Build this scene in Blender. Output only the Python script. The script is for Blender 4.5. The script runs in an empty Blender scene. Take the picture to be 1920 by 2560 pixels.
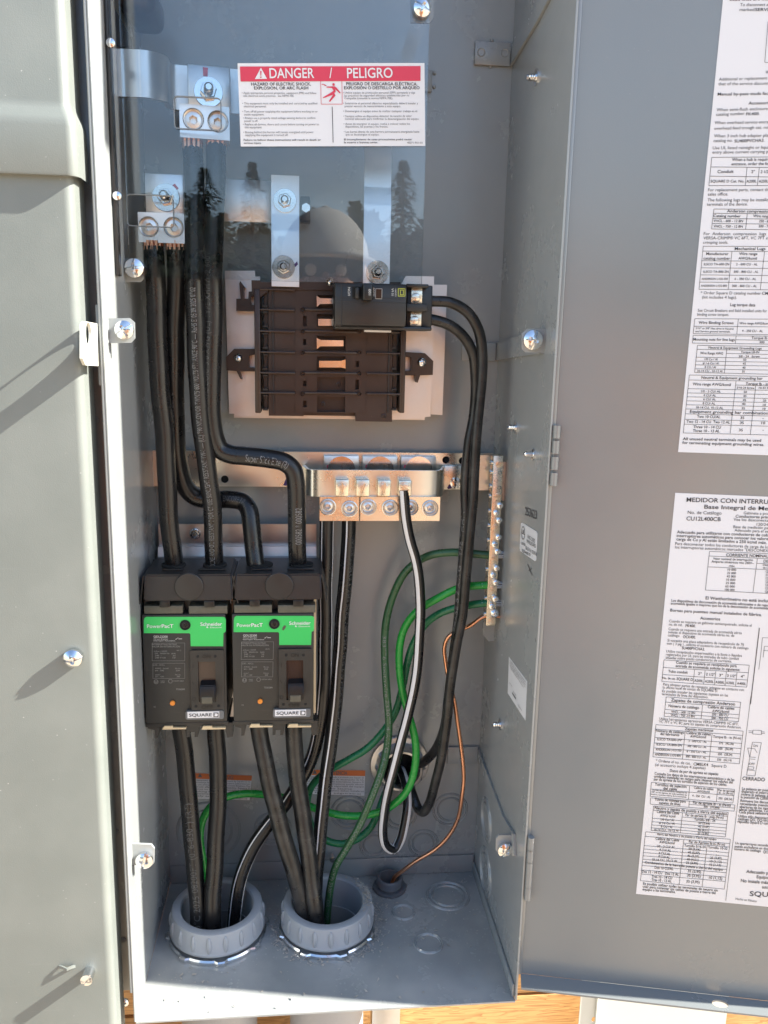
import bpy, bmesh, math, random
import numpy as np
from mathutils import Vector, Matrix
from mathutils.geometry import tessellate_polygon
random.seed(7)
sc = bpy.context.scene
COL = sc.collection
rad = math.radians

# ---------------------------------------------------------------- camera
CAM = np.array([-0.02206, -0.78124, 0.0007])
YAW, PITCH, ROLL, F = 0.09814, 0.2024, -0.0212, 2067.37
_f = np.array([math.sin(YAW)*math.cos(PITCH), math.cos(YAW)*math.cos(PITCH), -math.sin(PITCH)])
_r = np.array([math.cos(YAW), -math.sin(YAW), 0.0]); _d = np.cross(_f, _r)
CR = math.cos(ROLL)*_r + math.sin(ROLL)*_d
CD = -math.sin(ROLL)*_r + math.cos(ROLL)*_d
cam_d = bpy.data.cameras.new('camera'); cam = bpy.data.objects.new('camera', cam_d); COL.objects.link(cam)
cam_d.sensor_fit = 'AUTO'; cam_d.sensor_width = 36.0; cam_d.lens = 36.0*F/2560.0
cam_d.clip_start = 0.02; cam_d.clip_end = 2000
cam.matrix_world = Matrix(((CR[0], -CD[0], -_f[0], CAM[0]), (CR[1], -CD[1], -_f[1], CAM[1]), (CR[2], -CD[2], -_f[2], CAM[2]), (0, 0, 0, 1)))
sc.camera = cam

# ---------------------------------------------------------------- world, sun, exposure
SUN = Vector((1.0, -0.178, 0.74)).normalized()
world = bpy.data.worlds.new('World'); sc.world = world; world.use_nodes = True
nt = world.node_tree
sky = nt.nodes.new('ShaderNodeTexSky'); sky.sky_type = 'NISHITA'; sky.sun_disc = False
sky.sun_elevation = math.asin(SUN.z); sky.sun_rotation = math.atan2(SUN.x, SUN.y)
sky.air_density = 1.0; sky.dust_density = 0.7; sky.ozone_density = 1.2
bg = nt.nodes['Background']; bg.inputs['Strength'].default_value = 0.112
nt.links.new(sky.outputs['Color'], bg.inputs['Color'])
sun_d = bpy.data.lights.new('sun', 'SUN'); sun_d.energy = 5.0; sun_d.angle = rad(0.55); sun_d.color = (1.0, 0.965, 0.88)
sun = bpy.data.objects.new('sun', sun_d); COL.objects.link(sun)
sun.rotation_euler = SUN.to_track_quat('Z', 'Y').to_euler(); sun.location = (3, -1, 3)
vs = sc.view_settings; vs.view_transform = 'Standard'; vs.look = 'None'; vs.exposure = 1.74; vs.gamma = 1.0
vs.use_curve_mapping = False
sc.cycles.max_bounces = 10; sc.cycles.transparent_max_bounces = 12; sc.cycles.use_denoising = True

# ---------------------------------------------------------------- photo geometry helpers (pixel + real depth -> point)
W, D, ZF = 0.32, 0.18098, -0.55403
XL, XR, YF = -W/2, W/2, -D
ZT = 0.61                       # top of the box, above the frame
def ray(u, v): return _f + CR*(u-960)/F + CD*(v-1280)/F
def at(u, v, Y):
    a = ray(u, v); t = (Y-CAM[1])/a[1]; return Vector(CAM + a*t)
def atX(u, v, X):
    a = ray(u, v); t = (X-CAM[0])/a[0]; return Vector(CAM + a*t)
def atZ(u, v, Z):
    a = ray(u, v); t = (Z-CAM[2])/a[2]; return Vector(CAM + a*t)
def mpp(u, v, Y):
    p = at(u, v, Y); return float((np.array(p)-CAM) @ _f)/F
def rect(u0, v0, u1, v1, Y):
    um, vm = (u0+u1)/2, (v0+v1)/2
    return at(u0, vm, Y).x, at(u1, vm, Y).x, at(um, v1, Y).z, at(um, v0, Y).z     # x0,x1,z0,z1
def zoom(x0, y0, s): return lambda x, y: (x0+x*s, y0+y*s)

class Plane:
    def __init__(s, O, e1, e2):
        s.O, s.e1, s.e2 = Vector(O), Vector(e1).normalized(), Vector(e2).normalized(); s.n = s.e1.cross(s.e2).normalized()
    def to2(s, u, v):
        a = Vector(ray(u, v)); c = Vector(CAM); t = (s.O-c).dot(s.n)/a.dot(s.n); p = c+a*t-s.O
        return p.dot(s.e1), p.dot(s.e2)
    def to3(s, x, y, h=0.0): return s.O + s.e1*x + s.e2*y + s.n*h
def planeY(Y): return Plane((0, Y, 0), (1, 0, 0), (0, 0, 1))       # normal faces -Y (towards the viewer)

# ---------------------------------------------------------------- materials
MATS = {}
def mat(name, color, rough=0.5, metal=0.0, bump=0.0, bscale=900.0, var=0.0, vscale=8.0, spec=0.5, stretch=None, rvar=0.0, coat=0.0):
    m = bpy.data.materials.new(name); m.use_nodes = True; n = m.node_tree; b = n.nodes['Principled BSDF']
    b.inputs['Base Color'].default_value = (*color, 1); b.inputs['Roughness'].default_value = rough
    b.inputs['Metallic'].default_value = metal; b.inputs['Specular IOR Level'].default_value = spec
    if coat: b.inputs['Coat Weight'].default_value = coat; b.inputs['Coat Roughness'].default_value = 0.112
    tc = n.nodes.new('ShaderNodeTexCoord'); src = tc.outputs['Object']
    if stretch:
        mp = n.nodes.new('ShaderNodeMapping'); mp.inputs['Scale'].default_value = stretch
        n.links.new(src, mp.inputs['Vector']); src2 = mp.outputs['Vector']
    else: src2 = src
    if bump:
        t = n.nodes.new('ShaderNodeTexNoise'); t.inputs['Scale'].default_value = bscale; t.inputs['Detail'].default_value = 3
        n.links.new(src2, t.inputs['Vector'])
        bp = n.nodes.new('ShaderNodeBump'); bp.inputs['Strength'].default_value = bump; bp.inputs['Distance'].default_value = 0.0006
        n.links.new(t.outputs['Fac'], bp.inputs['Height']); n.links.new(bp.outputs['Normal'], b.inputs['Normal'])
    if var or rvar:
        t2 = n.nodes.new('ShaderNodeTexNoise'); t2.inputs['Scale'].default_value = vscale; t2.inputs['Detail'].default_value = 6; t2.inputs['Roughness'].default_value = 0.65
        n.links.new(src2, t2.inputs['Vector'])
        if var:
            mx = n.nodes.new('ShaderNodeMix'); mx.data_type = 'RGBA'
            mx.inputs['A'].default_value = (*[c*(1-var) for c in color], 1); mx.inputs['B'].default_value = (*[min(1, c*(1+var)) for c in color], 1)
            n.links.new(t2.outputs['Fac'], mx.inputs['Factor']); n.links.new(mx.outputs['Result'], b.inputs['Base Color'])
        if rvar:
            mr = n.nodes.new('ShaderNodeMapRange'); mr.inputs['From Min'].default_value = 0.3; mr.inputs['From Max'].default_value = 0.7
            mr.inputs['To Min'].default_value = max(0.02, rough-rvar); mr.inputs['To Max'].default_value = rough+rvar
            n.links.new(t2.outputs['Fac'], mr.inputs['Value']); n.links.new(mr.outputs['Result'], b.inputs['Roughness'])
    MATS[name] = m; return m
GREY = mat('grey_coat_shade_lifted', (0.298, 0.312, 0.308), 0.25, bump=0.10, bscale=1100, var=0.07, vscale=14, rvar=0.06, spec=0.85)  # the cabinet grey, colour lightened to lift the shaded interior
GREYD = mat('grey_coat_door_dimmed', (0.198, 0.212, 0.212), 0.24, bump=0.08, bscale=1000, var=0.05, vscale=9, rvar=0.05, spec=1.0)  # same cabinet grey, darkened to hold the door's brightness down
GREYC = mat('grey_coat_sun_dimmed', (0.172, 0.187, 0.172), 0.40, bump=0.16, bscale=1300, var=0.09, vscale=11, rvar=0.06)  # same cabinet grey again, darkened to offset the sunlight on the cover
GALV = mat('galvanised_steel', (0.62, 0.61, 0.60), 0.36, 1.0, bump=0.05, bscale=500, var=0.1, vscale=60, rvar=0.06)
ALU = mat('tinned_aluminium', (0.74, 0.73, 0.67), 0.3, 1.0, bump=0.03, bscale=500, var=0.06, vscale=30, rvar=0.07)
ALUP = mat('plated_strap', (0.78, 0.77, 0.75), 0.36, 1.0, bump=0.06, bscale=160, var=0.12, vscale=35, rvar=0.07)
ZINC = mat('zinc_plated_steel', (0.75, 0.76, 0.77), 0.16, 1.0, var=0.06, vscale=90, rvar=0.05)
LUGM = mat('lug_aluminium', (0.74, 0.70, 0.66), 0.3, 1.0, bump=0.08, bscale=400, var=0.08, vscale=70, rvar=0.05)
BRASS = mat('bare_aluminium_bar', (0.78, 0.70, 0.58), 0.28, 1.0, var=0.08, vscale=80, rvar=0.05)
COPPER = mat('bare_copper', (0.72, 0.36, 0.22), 0.3, 1.0, var=0.2, vscale=60, rvar=0.08)
BROWN = mat('brown_phenolic', (0.034, 0.0175, 0.013), 0.33, bump=0.05, bscale=500, var=0.1, vscale=30, rvar=0.05)
BLKP = mat('black_plastic', (0.016, 0.016, 0.017), 0.34, bump=0.12, bscale=1400, var=0.15, vscale=40, rvar=0.06)
CHAR = mat('charcoal_plastic', (0.022, 0.0215, 0.020), 0.44, bump=0.16, bscale=1500, var=0.15, vscale=30, rvar=0.06)
OLIVE = mat('olive_grey_plastic', (0.09, 0.085, 0.065), 0.4, var=0.25, vscale=200)
SMOKE = mat('smoked_black_plastic', (0.005, 0.005, 0.0055), 0.38, rvar=0.05, vscale=60)
HOLE = mat('dark_recess', (0.008, 0.008, 0.008), 0.8)
WIRE = mat('black_nylon_insulation', (0.0075, 0.0075, 0.008), 0.3, bump=0.07, bscale=300, var=0.3, vscale=50, rvar=0.09)
WIRE2 = mat('black_scuffed_insulation', (0.008, 0.008, 0.008), 0.34, bump=0.25, bscale=260, var=0.35, vscale=120, rvar=0.12)
WSTR = mat('white_stripe', (0.75, 0.74, 0.72), 0.4)
WPRT = mat('wire_print', (0.18, 0.18, 0.18), 0.5)
WPRD = mat('faded_wire_print', (0.085, 0.085, 0.085), 0.5)
GRN1 = mat('dark_green_insulation', (0.03, 0.10, 0.038), 0.3, var=0.15, vscale=60, rvar=0.08)
GRN2 = mat('bright_green_insulation', (0.02, 0.33, 0.045), 0.26, var=0.12, vscale=60, rvar=0.08)
GRN3 = mat('blue_green_insulation', (0.016, 0.165, 0.065), 0.28, var=0.12, vscale=60, rvar=0.08)
PAPER = mat('white_label_paper', (0.72, 0.72, 0.73), 0.55, bump=0.04, bscale=120, var=0.02, vscale=10)
INK = mat('black_ink', (0.03, 0.03, 0.035), 0.5)
INKG = mat('grey_ink', (0.13, 0.13, 0.14), 0.5)
RED = mat('red_label_ink', (0.62, 0.045, 0.085), 0.5)
ORNG = mat('orange_label_ink', (0.66, 0.17, 0.045), 0.5)
BGRN = mat('green_breaker_label', (0.035, 0.52, 0.11), 0.38, var=0.04, vscale=50)
LTXT = mat('pale_breaker_print', (0.52, 0.52, 0.50), 0.5)
DTXT = mat('dim_breaker_print', (0.22, 0.22, 0.21), 0.5)
ODOT = mat('orange_button', (0.72, 0.24, 0.03), 0.4)
TAN = mat('cream_insulating_card', (0.62, 0.49, 0.30), 0.6, var=0.06, vscale=60)
YEL = mat('yellow_green_print', (0.5, 0.55, 0.08), 0.5)
PURP = mat('purple_marker', (0.05, 0.02, 0.13), 0.5)
PINKM = mat('red_marker', (0.55, 0.05, 0.12), 0.45)
RINGP = mat('grey_bushing_plastic', (0.33, 0.352, 0.375), 0.42, bump=0.06, bscale=700, var=0.05, vscale=25)
PVC = mat('grey_pvc', (0.36, 0.36, 0.36), 0.45, var=0.06, vscale=6)
DKPL = mat('dark_nipple_plastic', (0.13, 0.135, 0.145), 0.45, var=0.2, vscale=90)
DUST = mat('pale_grit', (0.44, 0.40, 0.35), 0.9, var=0.3, vscale=400)
CREAM = mat('cream_painted_steel', (0.60, 0.60, 0.53), 0.4, bump=0.12, bscale=900, var=0.04, vscale=10)
WINDOWM = mat('dark_trip_window', (0.05, 0.028, 0.02), 0.16)
SHIRT = mat('orange_work_shirt', (0.82, 0.33, 0.10), 0.85, var=0.15, vscale=12)
CAPM = mat('grey_cap_fabric', (0.40, 0.38, 0.35), 0.9, var=0.1, vscale=60)
SKIN = mat('skin', (0.52, 0.30, 0.21), 0.5, var=0.08, vscale=20)
HAIR = mat('short_hair', (0.05, 0.035, 0.025), 0.7, var=0.3, vscale=80)
JEAN = mat('blue_jeans', (0.06, 0.08, 0.13), 0.9, var=0.2, vscale=30)
BOOT = mat('brown_boots', (0.07, 0.045, 0.03), 0.6)
BARK = mat('conifer_bark', (0.07, 0.05, 0.038), 0.9, var=0.3, vscale=3)
LEAF = mat('conifer_needles', (0.022, 0.04, 0.018), 0.75, var=0.45, vscale=1.5)
SOIL = mat('dry_soil', (0.46, 0.36, 0.25), 0.95, var=0.3, vscale=1.5)

def wood_mat():
    m = bpy.data.materials.new('varnished_fir'); m.use_nodes = True; n = m.node_tree; b = n.nodes['Principled BSDF']
    tc = n.nodes.new('ShaderNodeTexCoord'); mp = n.nodes.new('ShaderNodeMapping'); mp.inputs['Scale'].default_value = (3.0, 1, 34.0)
    mp.inputs['Rotation'].default_value = (0, rad(4), 0)
    n.links.new(tc.outputs['Object'], mp.inputs['Vector'])
    t = n.nodes.new('ShaderNodeTexNoise'); t.inputs['Scale'].default_value = 3.2; t.inputs['Detail'].default_value = 3; t.inputs['Distortion'].default_value = 0.4
    n.links.new(mp.outputs['Vector'], t.inputs['Vector'])
    w = n.nodes.new('ShaderNodeMath'); w.operation = 'MULTIPLY'; w.inputs[1].default_value = 9.0
    fr = n.nodes.new('ShaderNodeMath'); fr.operation = 'FRACT'
    n.links.new(t.outputs['Fac'], w.inputs[0]); n.links.new(w.outputs[0], fr.inputs[0])
    cr = n.nodes.new('ShaderNodeValToRGB'); cr.color_ramp.elements[0].color = (0.56, 0.31, 0.115, 1); cr.color_ramp.elements[1].color = (0.34, 0.17, 0.06, 1)
    cr.color_ramp.elements[0].position = 0.35; cr.color_ramp.elements[1].position = 0.97
    n.links.new(fr.outputs[0], cr.inputs['Fac']); n.links.new(cr.outputs['Color'], b.inputs['Base Color'])
    b.inputs['Roughness'].default_value = 0.55
    return m
WOOD = wood_mat()

def dusty(base, name, scale=150, thr=0.085, speck=0.5, patch=0.3, pscale=28, col=(0.36, 0.345, 0.32), scratch=0.0):
    """paint with settled dust: pale specks, soft smudges and a few hairline scuffs"""
    m = base.copy(); m.name = name; n = m.node_tree; b = n.nodes['Principled BSDF']
    tc = n.nodes.new('ShaderNodeTexCoord')
    v = n.nodes.new('ShaderNodeTexVoronoi'); v.inputs['Scale'].default_value = scale; n.links.new(tc.outputs['Object'], v.inputs['Vector'])
    lt = n.nodes.new('ShaderNodeMath'); lt.operation = 'LESS_THAN'; lt.inputs[1].default_value = thr; n.links.new(v.outputs['Distance'], lt.inputs[0])
    t = n.nodes.new('ShaderNodeTexNoise'); t.inputs['Scale'].default_value = pscale; t.inputs['Detail'].default_value = 8; n.links.new(tc.outputs['Object'], t.inputs['Vector'])
    cr = n.nodes.new('ShaderNodeMapRange'); cr.inputs['From Min'].default_value = 0.38; cr.inputs['From Max'].default_value = 0.78; cr.inputs['To Max'].default_value = patch
    n.links.new(t.outputs['Fac'], cr.inputs['Value'])
    # specks only where the dust has gathered
    g = n.nodes.new('ShaderNodeTexNoise'); g.inputs['Scale'].default_value = pscale*0.45; n.links.new(tc.outputs['Object'], g.inputs['Vector'])
    gm = n.nodes.new('ShaderNodeMapRange'); gm.inputs['From Min'].default_value = 0.42; gm.inputs['From Max'].default_value = 0.6; gm.inputs['To Max'].default_value = speck; n.links.new(g.outputs['Fac'], gm.inputs['Value'])
    sc_ = n.nodes.new('ShaderNodeMath'); sc_.operation = 'MULTIPLY'; n.links.new(lt.outputs[0], sc_.inputs[0]); n.links.new(gm.outputs['Result'], sc_.inputs[1])
    mxf = n.nodes.new('ShaderNodeMath'); mxf.operation = 'MAXIMUM'; n.links.new(sc_.outputs[0], mxf.inputs[0]); n.links.new(cr.outputs['Result'], mxf.inputs[1]); fac = mxf.outputs[0]
    if scratch:
        mp = n.nodes.new('ShaderNodeMapping'); mp.inputs['Rotation'].default_value = (0.3, 0.7, 0.5); mp.inputs['Scale'].default_value = (4, 4, 90); n.links.new(tc.outputs['Object'], mp.inputs['Vector'])
        w = n.nodes.new('ShaderNodeTexNoise'); w.inputs['Scale'].default_value = 6; w.inputs['Detail'].default_value = 2; n.links.new(mp.outputs['Vector'], w.inputs['Vector'])
        wm = n.nodes.new('ShaderNodeMapRange'); wm.inputs['From Min'].default_value = 0.68; wm.inputs['From Max'].default_value = 0.74; wm.inputs['To Max'].default_value = scratch; n.links.new(w.outputs['Fac'], wm.inputs['Value'])
        m3 = n.nodes.new('ShaderNodeMath'); m3.operation = 'MAXIMUM'; n.links.new(fac, m3.inputs[0]); n.links.new(wm.outputs['Result'], m3.inputs[1]); fac = m3.outputs[0]
    mx = n.nodes.new('ShaderNodeMix'); mx.data_type = 'RGBA'; mx.inputs['B'].default_value = (*col, 1)
    if b.inputs['Base Color'].links: n.links.new(b.inputs['Base Color'].links[0].from_socket, mx.inputs['A'])
    else: mx.inputs['A'].default_value = b.inputs['Base Color'].default_value
    n.links.new(fac, mx.inputs['Factor']); n.links.new(mx.outputs['Result'], b.inputs['Base Color'])
    return m
FLOORM = dusty(GREY, 'dusty_grey_coat_lifted', 170, 0.17, 0.8, 0.75, 16, (0.52, 0.51, 0.48), 0.1)  # settled floor dust, also thickened and paled to brighten the shaded floor
GREYC = dusty(GREYC, 'cover_paint_sun_dimmed', 120, 0.055, 0.6, 0.10, 16, (0.5, 0.5, 0.46), 0.04)  # specks over the grey that was darkened against the sun
GREYD = dusty(GREYD, 'door_paint_dimmed', 90, 0.035, 0.35, 0.06, 7, (0.30, 0.30, 0.29), 0.02)  # specks over the darkened door copy of the grey
GREY = dusty(GREY, 'compartment_paint_shade_lifted', 110, 0.04, 0.35, 0.07, 9, (0.36, 0.36, 0.35), 0.02)  # specks over the grey whose lighter colour stands in for interior light
WIRE = dusty(WIRE, 'nylon_insulation_smudged', 260, 0.06, 0.12, 0.05, 60, (0.16, 0.155, 0.15), 0.05)
WIRE2 = dusty(WIRE2, 'insulation_with_pulling_lube', 240, 0.10, 0.35, 0.16, 70, (0.22, 0.21, 0.20), 0.16)
BLKP = dusty(BLKP, 'dusty_black_plastic', 260, 0.08, 0.18, 0.03, 40, (0.2, 0.19, 0.18))
CHAR = dusty(CHAR, 'dusty_charcoal_plastic', 260, 0.08, 0.18, 0.03, 40, (0.2, 0.19, 0.18), 0.04)
BROWN = dusty(BROWN, 'dusty_brown_phenolic', 260, 0.07, 0.25, 0.04, 40, (0.25, 0.22, 0.19))


def clear_mat():
    m = bpy.data.materials.new('clear_polycarbonate'); m.use_nodes = True; n = m.node_tree
    n.nodes.remove(n.nodes['Principled BSDF']); out = n.nodes['Material Output']
    tr = n.nodes.new('ShaderNodeBsdfTransparent'); tr.inputs['Color'].default_value = (0.93, 0.95, 0.96, 1)
    gl = n.nodes.new('ShaderNodeBsdfGlossy'); gl.inputs['Roughness'].default_value = 0.014; gl.inputs['Color'].default_value = (1, 1, 1, 1)
    fr = n.nodes.new('ShaderNodeFresnel'); fr.inputs['IOR'].default_value = 1.58
    mx = n.nodes.new('ShaderNodeMixShader')
    n.links.new(fr.outputs['Fac'], mx.inputs['Fac']); n.links.new(tr.outputs[0], mx.inputs[1]); n.links.new(gl.outputs[0], mx.inputs[2])
    df = n.nodes.new('ShaderNodeBsdfDiffuse'); df.inputs['Color'].default_value = (0.55, 0.58, 0.6, 1)
    tc = n.nodes.new('ShaderNodeTexCoord'); v = n.nodes.new('ShaderNodeTexNoise'); v.inputs['Scale'].default_value = 26; v.inputs['Detail'].default_value = 10; v.inputs['Roughness'].default_value = 0.75
    n.links.new(tc.outputs['Object'], v.inputs['Vector'])
    mr = n.nodes.new('ShaderNodeMapRange'); mr.inputs['From Min'].default_value = 0.5; mr.inputs['From Max'].default_value = 0.85; mr.inputs['To Max'].default_value = 0.035
    n.links.new(v.outputs['Fac'], mr.inputs['Value'])
    m2 = n.nodes.new('ShaderNodeMixShader'); n.links.new(mr.outputs['Result'], m2.inputs['Fac']); n.links.new(mx.outputs[0], m2.inputs[1]); n.links.new(df.outputs[0], m2.inputs[2])
    n.links.new(m2.outputs[0], out.inputs['Surface'])
    return m
CLEAR = clear_mat()

# ---------------------------------------------------------------- object helpers
ORG = {}
def finish(me, m, smooth=35):
    me.materials.append(m)
    if smooth:
        me.polygons.foreach_set('use_smooth', [True]*len(me.polygons)); me.set_sharp_from_angle(angle=rad(smooth))
def obj(name, bm, m, parent=None, smooth=35):
    """link bm (world coordinates) as one mesh object; children store coordinates relative to their thing's origin"""
    me = bpy.data.meshes.new(name)
    bmesh.ops.recalc_face_normals(bm, faces=bm.faces)
    if parent is None:
        xs = [v.co for v in bm.verts]
        o0 = Vector(((min(c.x for c in xs)+max(c.x for c in xs))/2, (min(c.y for c in xs)+max(c.y for c in xs))/2, min(c.z for c in xs)))
    else: o0 = ORG[parent.as_pointer()]
    bmesh.ops.translate(bm, vec=-o0, verts=bm.verts)
    bm.to_mesh(me); bm.free(); finish(me, m, smooth)
    o = bpy.data.objects.new(name, me); COL.objects.link(o)
    if parent is None: o.location = o0
    else: o.parent = parent
    ORG[o.as_pointer()] = o0.copy()
    return o
def thing(name, loc, label, cat, group=None):
    o = bpy.data.objects.new(name, None); COL.objects.link(o); o.location = loc; o.empty_display_size = 0.02
    ORG[o.as_pointer()] = Vector(loc); return tag(o, label, cat, group)
def tag(o, label, cat, group=None):
    o['label'] = label; o['category'] = cat
    if group: o['group'] = group
    return o
def inst(name, me, parent, mw):
    """an object on shared mesh data, placed by a world matrix under its parent"""
    o = bpy.data.objects.new(name, me); COL.objects.link(o)
    if parent is not None:
        o.parent = parent; o.matrix_basis = Matrix.Translation(-ORG[parent.as_pointer()]) @ mw
    else: o.matrix_basis = mw
    ORG[o.as_pointer()] = Vector((0, 0, 0)) if parent is None else ORG[parent.as_pointer()]
    return o
def copy_tree(o, parent=None):
    c = o.copy(); COL.objects.link(c)
    if parent is not None: c.parent = parent
    ORG[c.as_pointer()] = ORG[o.as_pointer()].copy()
    for ch in [x for x in COL.objects if x.parent == o]: copy_tree(ch, c)
    return c

# ---------------------------------------------------------------- shape helpers (all add to a bmesh in world coordinates)
def B(): return bmesh.new()
def box(bm, x0, x1, y0, y1, z0, z1, bev=0.0, seg=2):
    r = bmesh.ops.create_cube(bm, size=1.0); vs_ = r['verts']
    for v in vs_:
        v.co = Vector(((x0+x1)/2+v.co.x*(x1-x0), (y0+y1)/2+v.co.y*(y1-y0), (z0+z1)/2+v.co.z*(z1-z0)))
    if bev:
        es = list({e for v in vs_ for e in v.link_edges})
        bmesh.ops.bevel(bm, geom=es, offset=bev, segments=seg, profile=0.5, affect='EDGES')
    return bm
def prism(bm, outer, holes, f3, th):
    """outer / holes: 2-D loops; f3(x, y, h) -> point; a plate from h=0 back to h=-th with open holes"""
    loops = [list(outer)] + [list(h) for h in holes]
    tri = tessellate_polygon([[Vector((x, y, 0)) for x, y in l] for l in loops])
    flat = [p for l in loops for p in l]
    a = [bm.verts.new(f3(x, y, 0)) for x, y in flat]; b = [bm.verts.new(f3(x, y, -th)) for x, y in flat]
    for t in tri:
        try: bm.faces.new([a[i] for i in t])
        except ValueError: pass
        try: bm.faces.new([b[i] for i in reversed(t)])
        except ValueError: pass
    k = 0
    for l in loops:
        n = len(l)
        for i in range(n):
            j = (i+1) % n
            try: bm.faces.new([a[k+i], a[k+j], b[k+j], b[k+i]])
            except ValueError: pass
        k += n
    return bm
def rrect(x0, x1, z0, z1, r=0.0, n=5):
    if r <= 0: return [(x0, z0), (x1, z0), (x1, z1), (x0, z1)]
    o = []
    for cx, cz, a0 in ((x1-r, z0+r, -90), (x1-r, z1-r, 0), (x0+r, z1-r, 90), (x0+r, z0+r, 180)):
        for i in range(n+1):
            a = rad(a0+90*i/n); o.append((cx+r*math.cos(a), cz+r*math.sin(a)))
    return o
def circ(cx, cz, r, n=28): return [(cx+r*math.cos(2*math.pi*i/n), cz+r*math.sin(2*math.pi*i/n)) for i in range(n)]
def fY(Y): return lambda x, z, h: Vector((x, Y-h, z))               # plate whose front face looks at the viewer
def pplate(name, pts, Y, th, m, parent, holes=(), bev=0.0):
    """plate outlined by photo pixels lying at depth Y (front), th thick"""
    o2 = [(lambda p: (p.x, p.z))(at(u, v, Y)) for u, v in pts]
    hs = [[(lambda p: (p.x, p.z))(at(u, v, Y)) for u, v in h] for h in holes]
    bm = prism(B(), o2, hs, fY(Y), th)
    if bev: bmesh.ops.bevel(bm, geom=[e for e in bm.edges if e.calc_face_angle(0) > 0.6], offset=bev, segments=2, affect='EDGES')
    return obj(name, bm, m, parent)
def rplate(name, u0, v0, u1, v1, Y, th, m, parent, r=0.0, bev=0.0, holes=()):
    x0, x1, z0, z1 = rect(u0, v0, u1, v1, Y)
    if not r and not holes: return obj(name, box(B(), x0, x1, Y, Y+th, z0, z1, bev), m, parent)
    bm = prism(B(), rrect(x0, x1, z0, z1, r), holes, fY(Y), th)
    if bev: bmesh.ops.bevel(bm, geom=[e for e in bm.edges if e.calc_face_angle(0) > 0.6], offset=bev, segments=2, affect='EDGES')
    return obj(name, bm, m, parent)
def lathe(bm, prof, M=Matrix(), n=40, closed=False):
    """profile (r, z) turned round local Z, placed by M"""
    rings = []
    for r, z in prof:
        rings.append([bm.verts.new(M @ Vector((r*math.cos(2*math.pi*i/n), r*math.sin(2*math.pi*i/n), z))) for i in range(n)] if r > 1e-7 else [bm.verts.new(M @ Vector((0, 0, z)))])
    pr = list(zip(rings, rings[1:])) + ([(rings[-1], rings[0])] if closed else [])
    for a, b in pr:
        for i in range(n):
            j = (i+1) % n
            q = [a[i % len(a)], a[j % len(a)], b[j % len(b)], b[i % len(b)]]; q2 = []
            for v in q:
                if v not in q2: q2.append(v)
            if len(q2) > 2:
                try: bm.faces.new(q2)
                except ValueError: pass
    return bm
def frame(loc, nrm, spin=0.0, up=(0, 0, 1)):
    z = Vector(nrm).normalized(); x = Vector(up).cross(z)
    if x.length < 1e-4: x = Vector((1, 0, 0))
    x.normalize(); y = z.cross(x)
    M = Matrix((x, y, z)).transposed().to_4x4(); M.translation = Vector(loc)
    return M @ Matrix.Rotation(spin, 4, 'Z')
FRONT = (0, -1, 0)

# screw heads: unit radius height-fields with a real recess, shared mesh data
def screw_mesh(kind, m, dome=0.45, side=0.35):
    me = bpy.data.meshes.new('screw_'+kind); bm = B(); n = 22; g = {}
    def inside(x, y):
        if kind == 'slot': return abs(y) < 0.15
        if kind == 'phillips': return (abs(y) < 0.13 and abs(x) < 0.55) or (abs(x) < 0.13 and abs(y) < 0.55)
        if kind == 'combo': return abs(y) < 0.11 or (abs(x) < 0.16 and abs(y) < 0.5) or x*x+y*y < 0.05
        if kind == 'hexsocket': return max(abs(x), abs(0.5*x+0.866*y), abs(0.5*x-0.866*y)) < 0.42
        return False
    for i in range(n+1):
        for j in range(n+1):
            a, b = 2*i/n-1, 2*j/n-1
            x = a*math.sqrt(1-b*b/2); y = b*math.sqrt(1-a*a/2); r2 = min(1, x*x+y*y)
            h = side + dome*(1-r2) - (0.34 if inside(x, y) else 0) - (0.5 if kind == 'hexsocket' and inside(x, y) else 0)
            g[i, j] = bm.verts.new((x, y, max(0.05 if kind != 'hexsocket' else -0.4, h)))
    for i in range(n):
        for j in range(n): bm.faces.new((g[i, j], g[i+1, j], g[i+1, j+1], g[i, j+1]))
    rim = [g[i, 0] for i in range(n)]+[g[n, j] for j in range(n)]+[g[i, n] for i in range(n, 0, -1)]+[g[0, j] for j in range(n, 0, -1)]
    low = [bm.verts.new((v.co.x, v.co.y, -0.05)) for v in rim]
    for i in range(len(rim)):
        j = (i+1) % len(rim); bm.faces.new((rim[j], rim[i], low[i], low[j]))
    bmesh.ops.recalc_face_normals(bm, faces=bm.faces); bm.to_mesh(me); bm.free(); finish(me, m, 30); return me
SM = {}
def screw(name, loc, r, parent, kind='combo', m=None, nrm=FRONT, spin=0.0, dome=0.45, side=0.35):
    m = m or ZINC; k = (kind, m.name, dome, side)
    if k not in SM: SM[k] = screw_mesh(kind, m, dome, side)
    return inst(name, SM[k], parent, frame(loc, nrm, spin) @ Matrix.Scale(r, 4))
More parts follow.
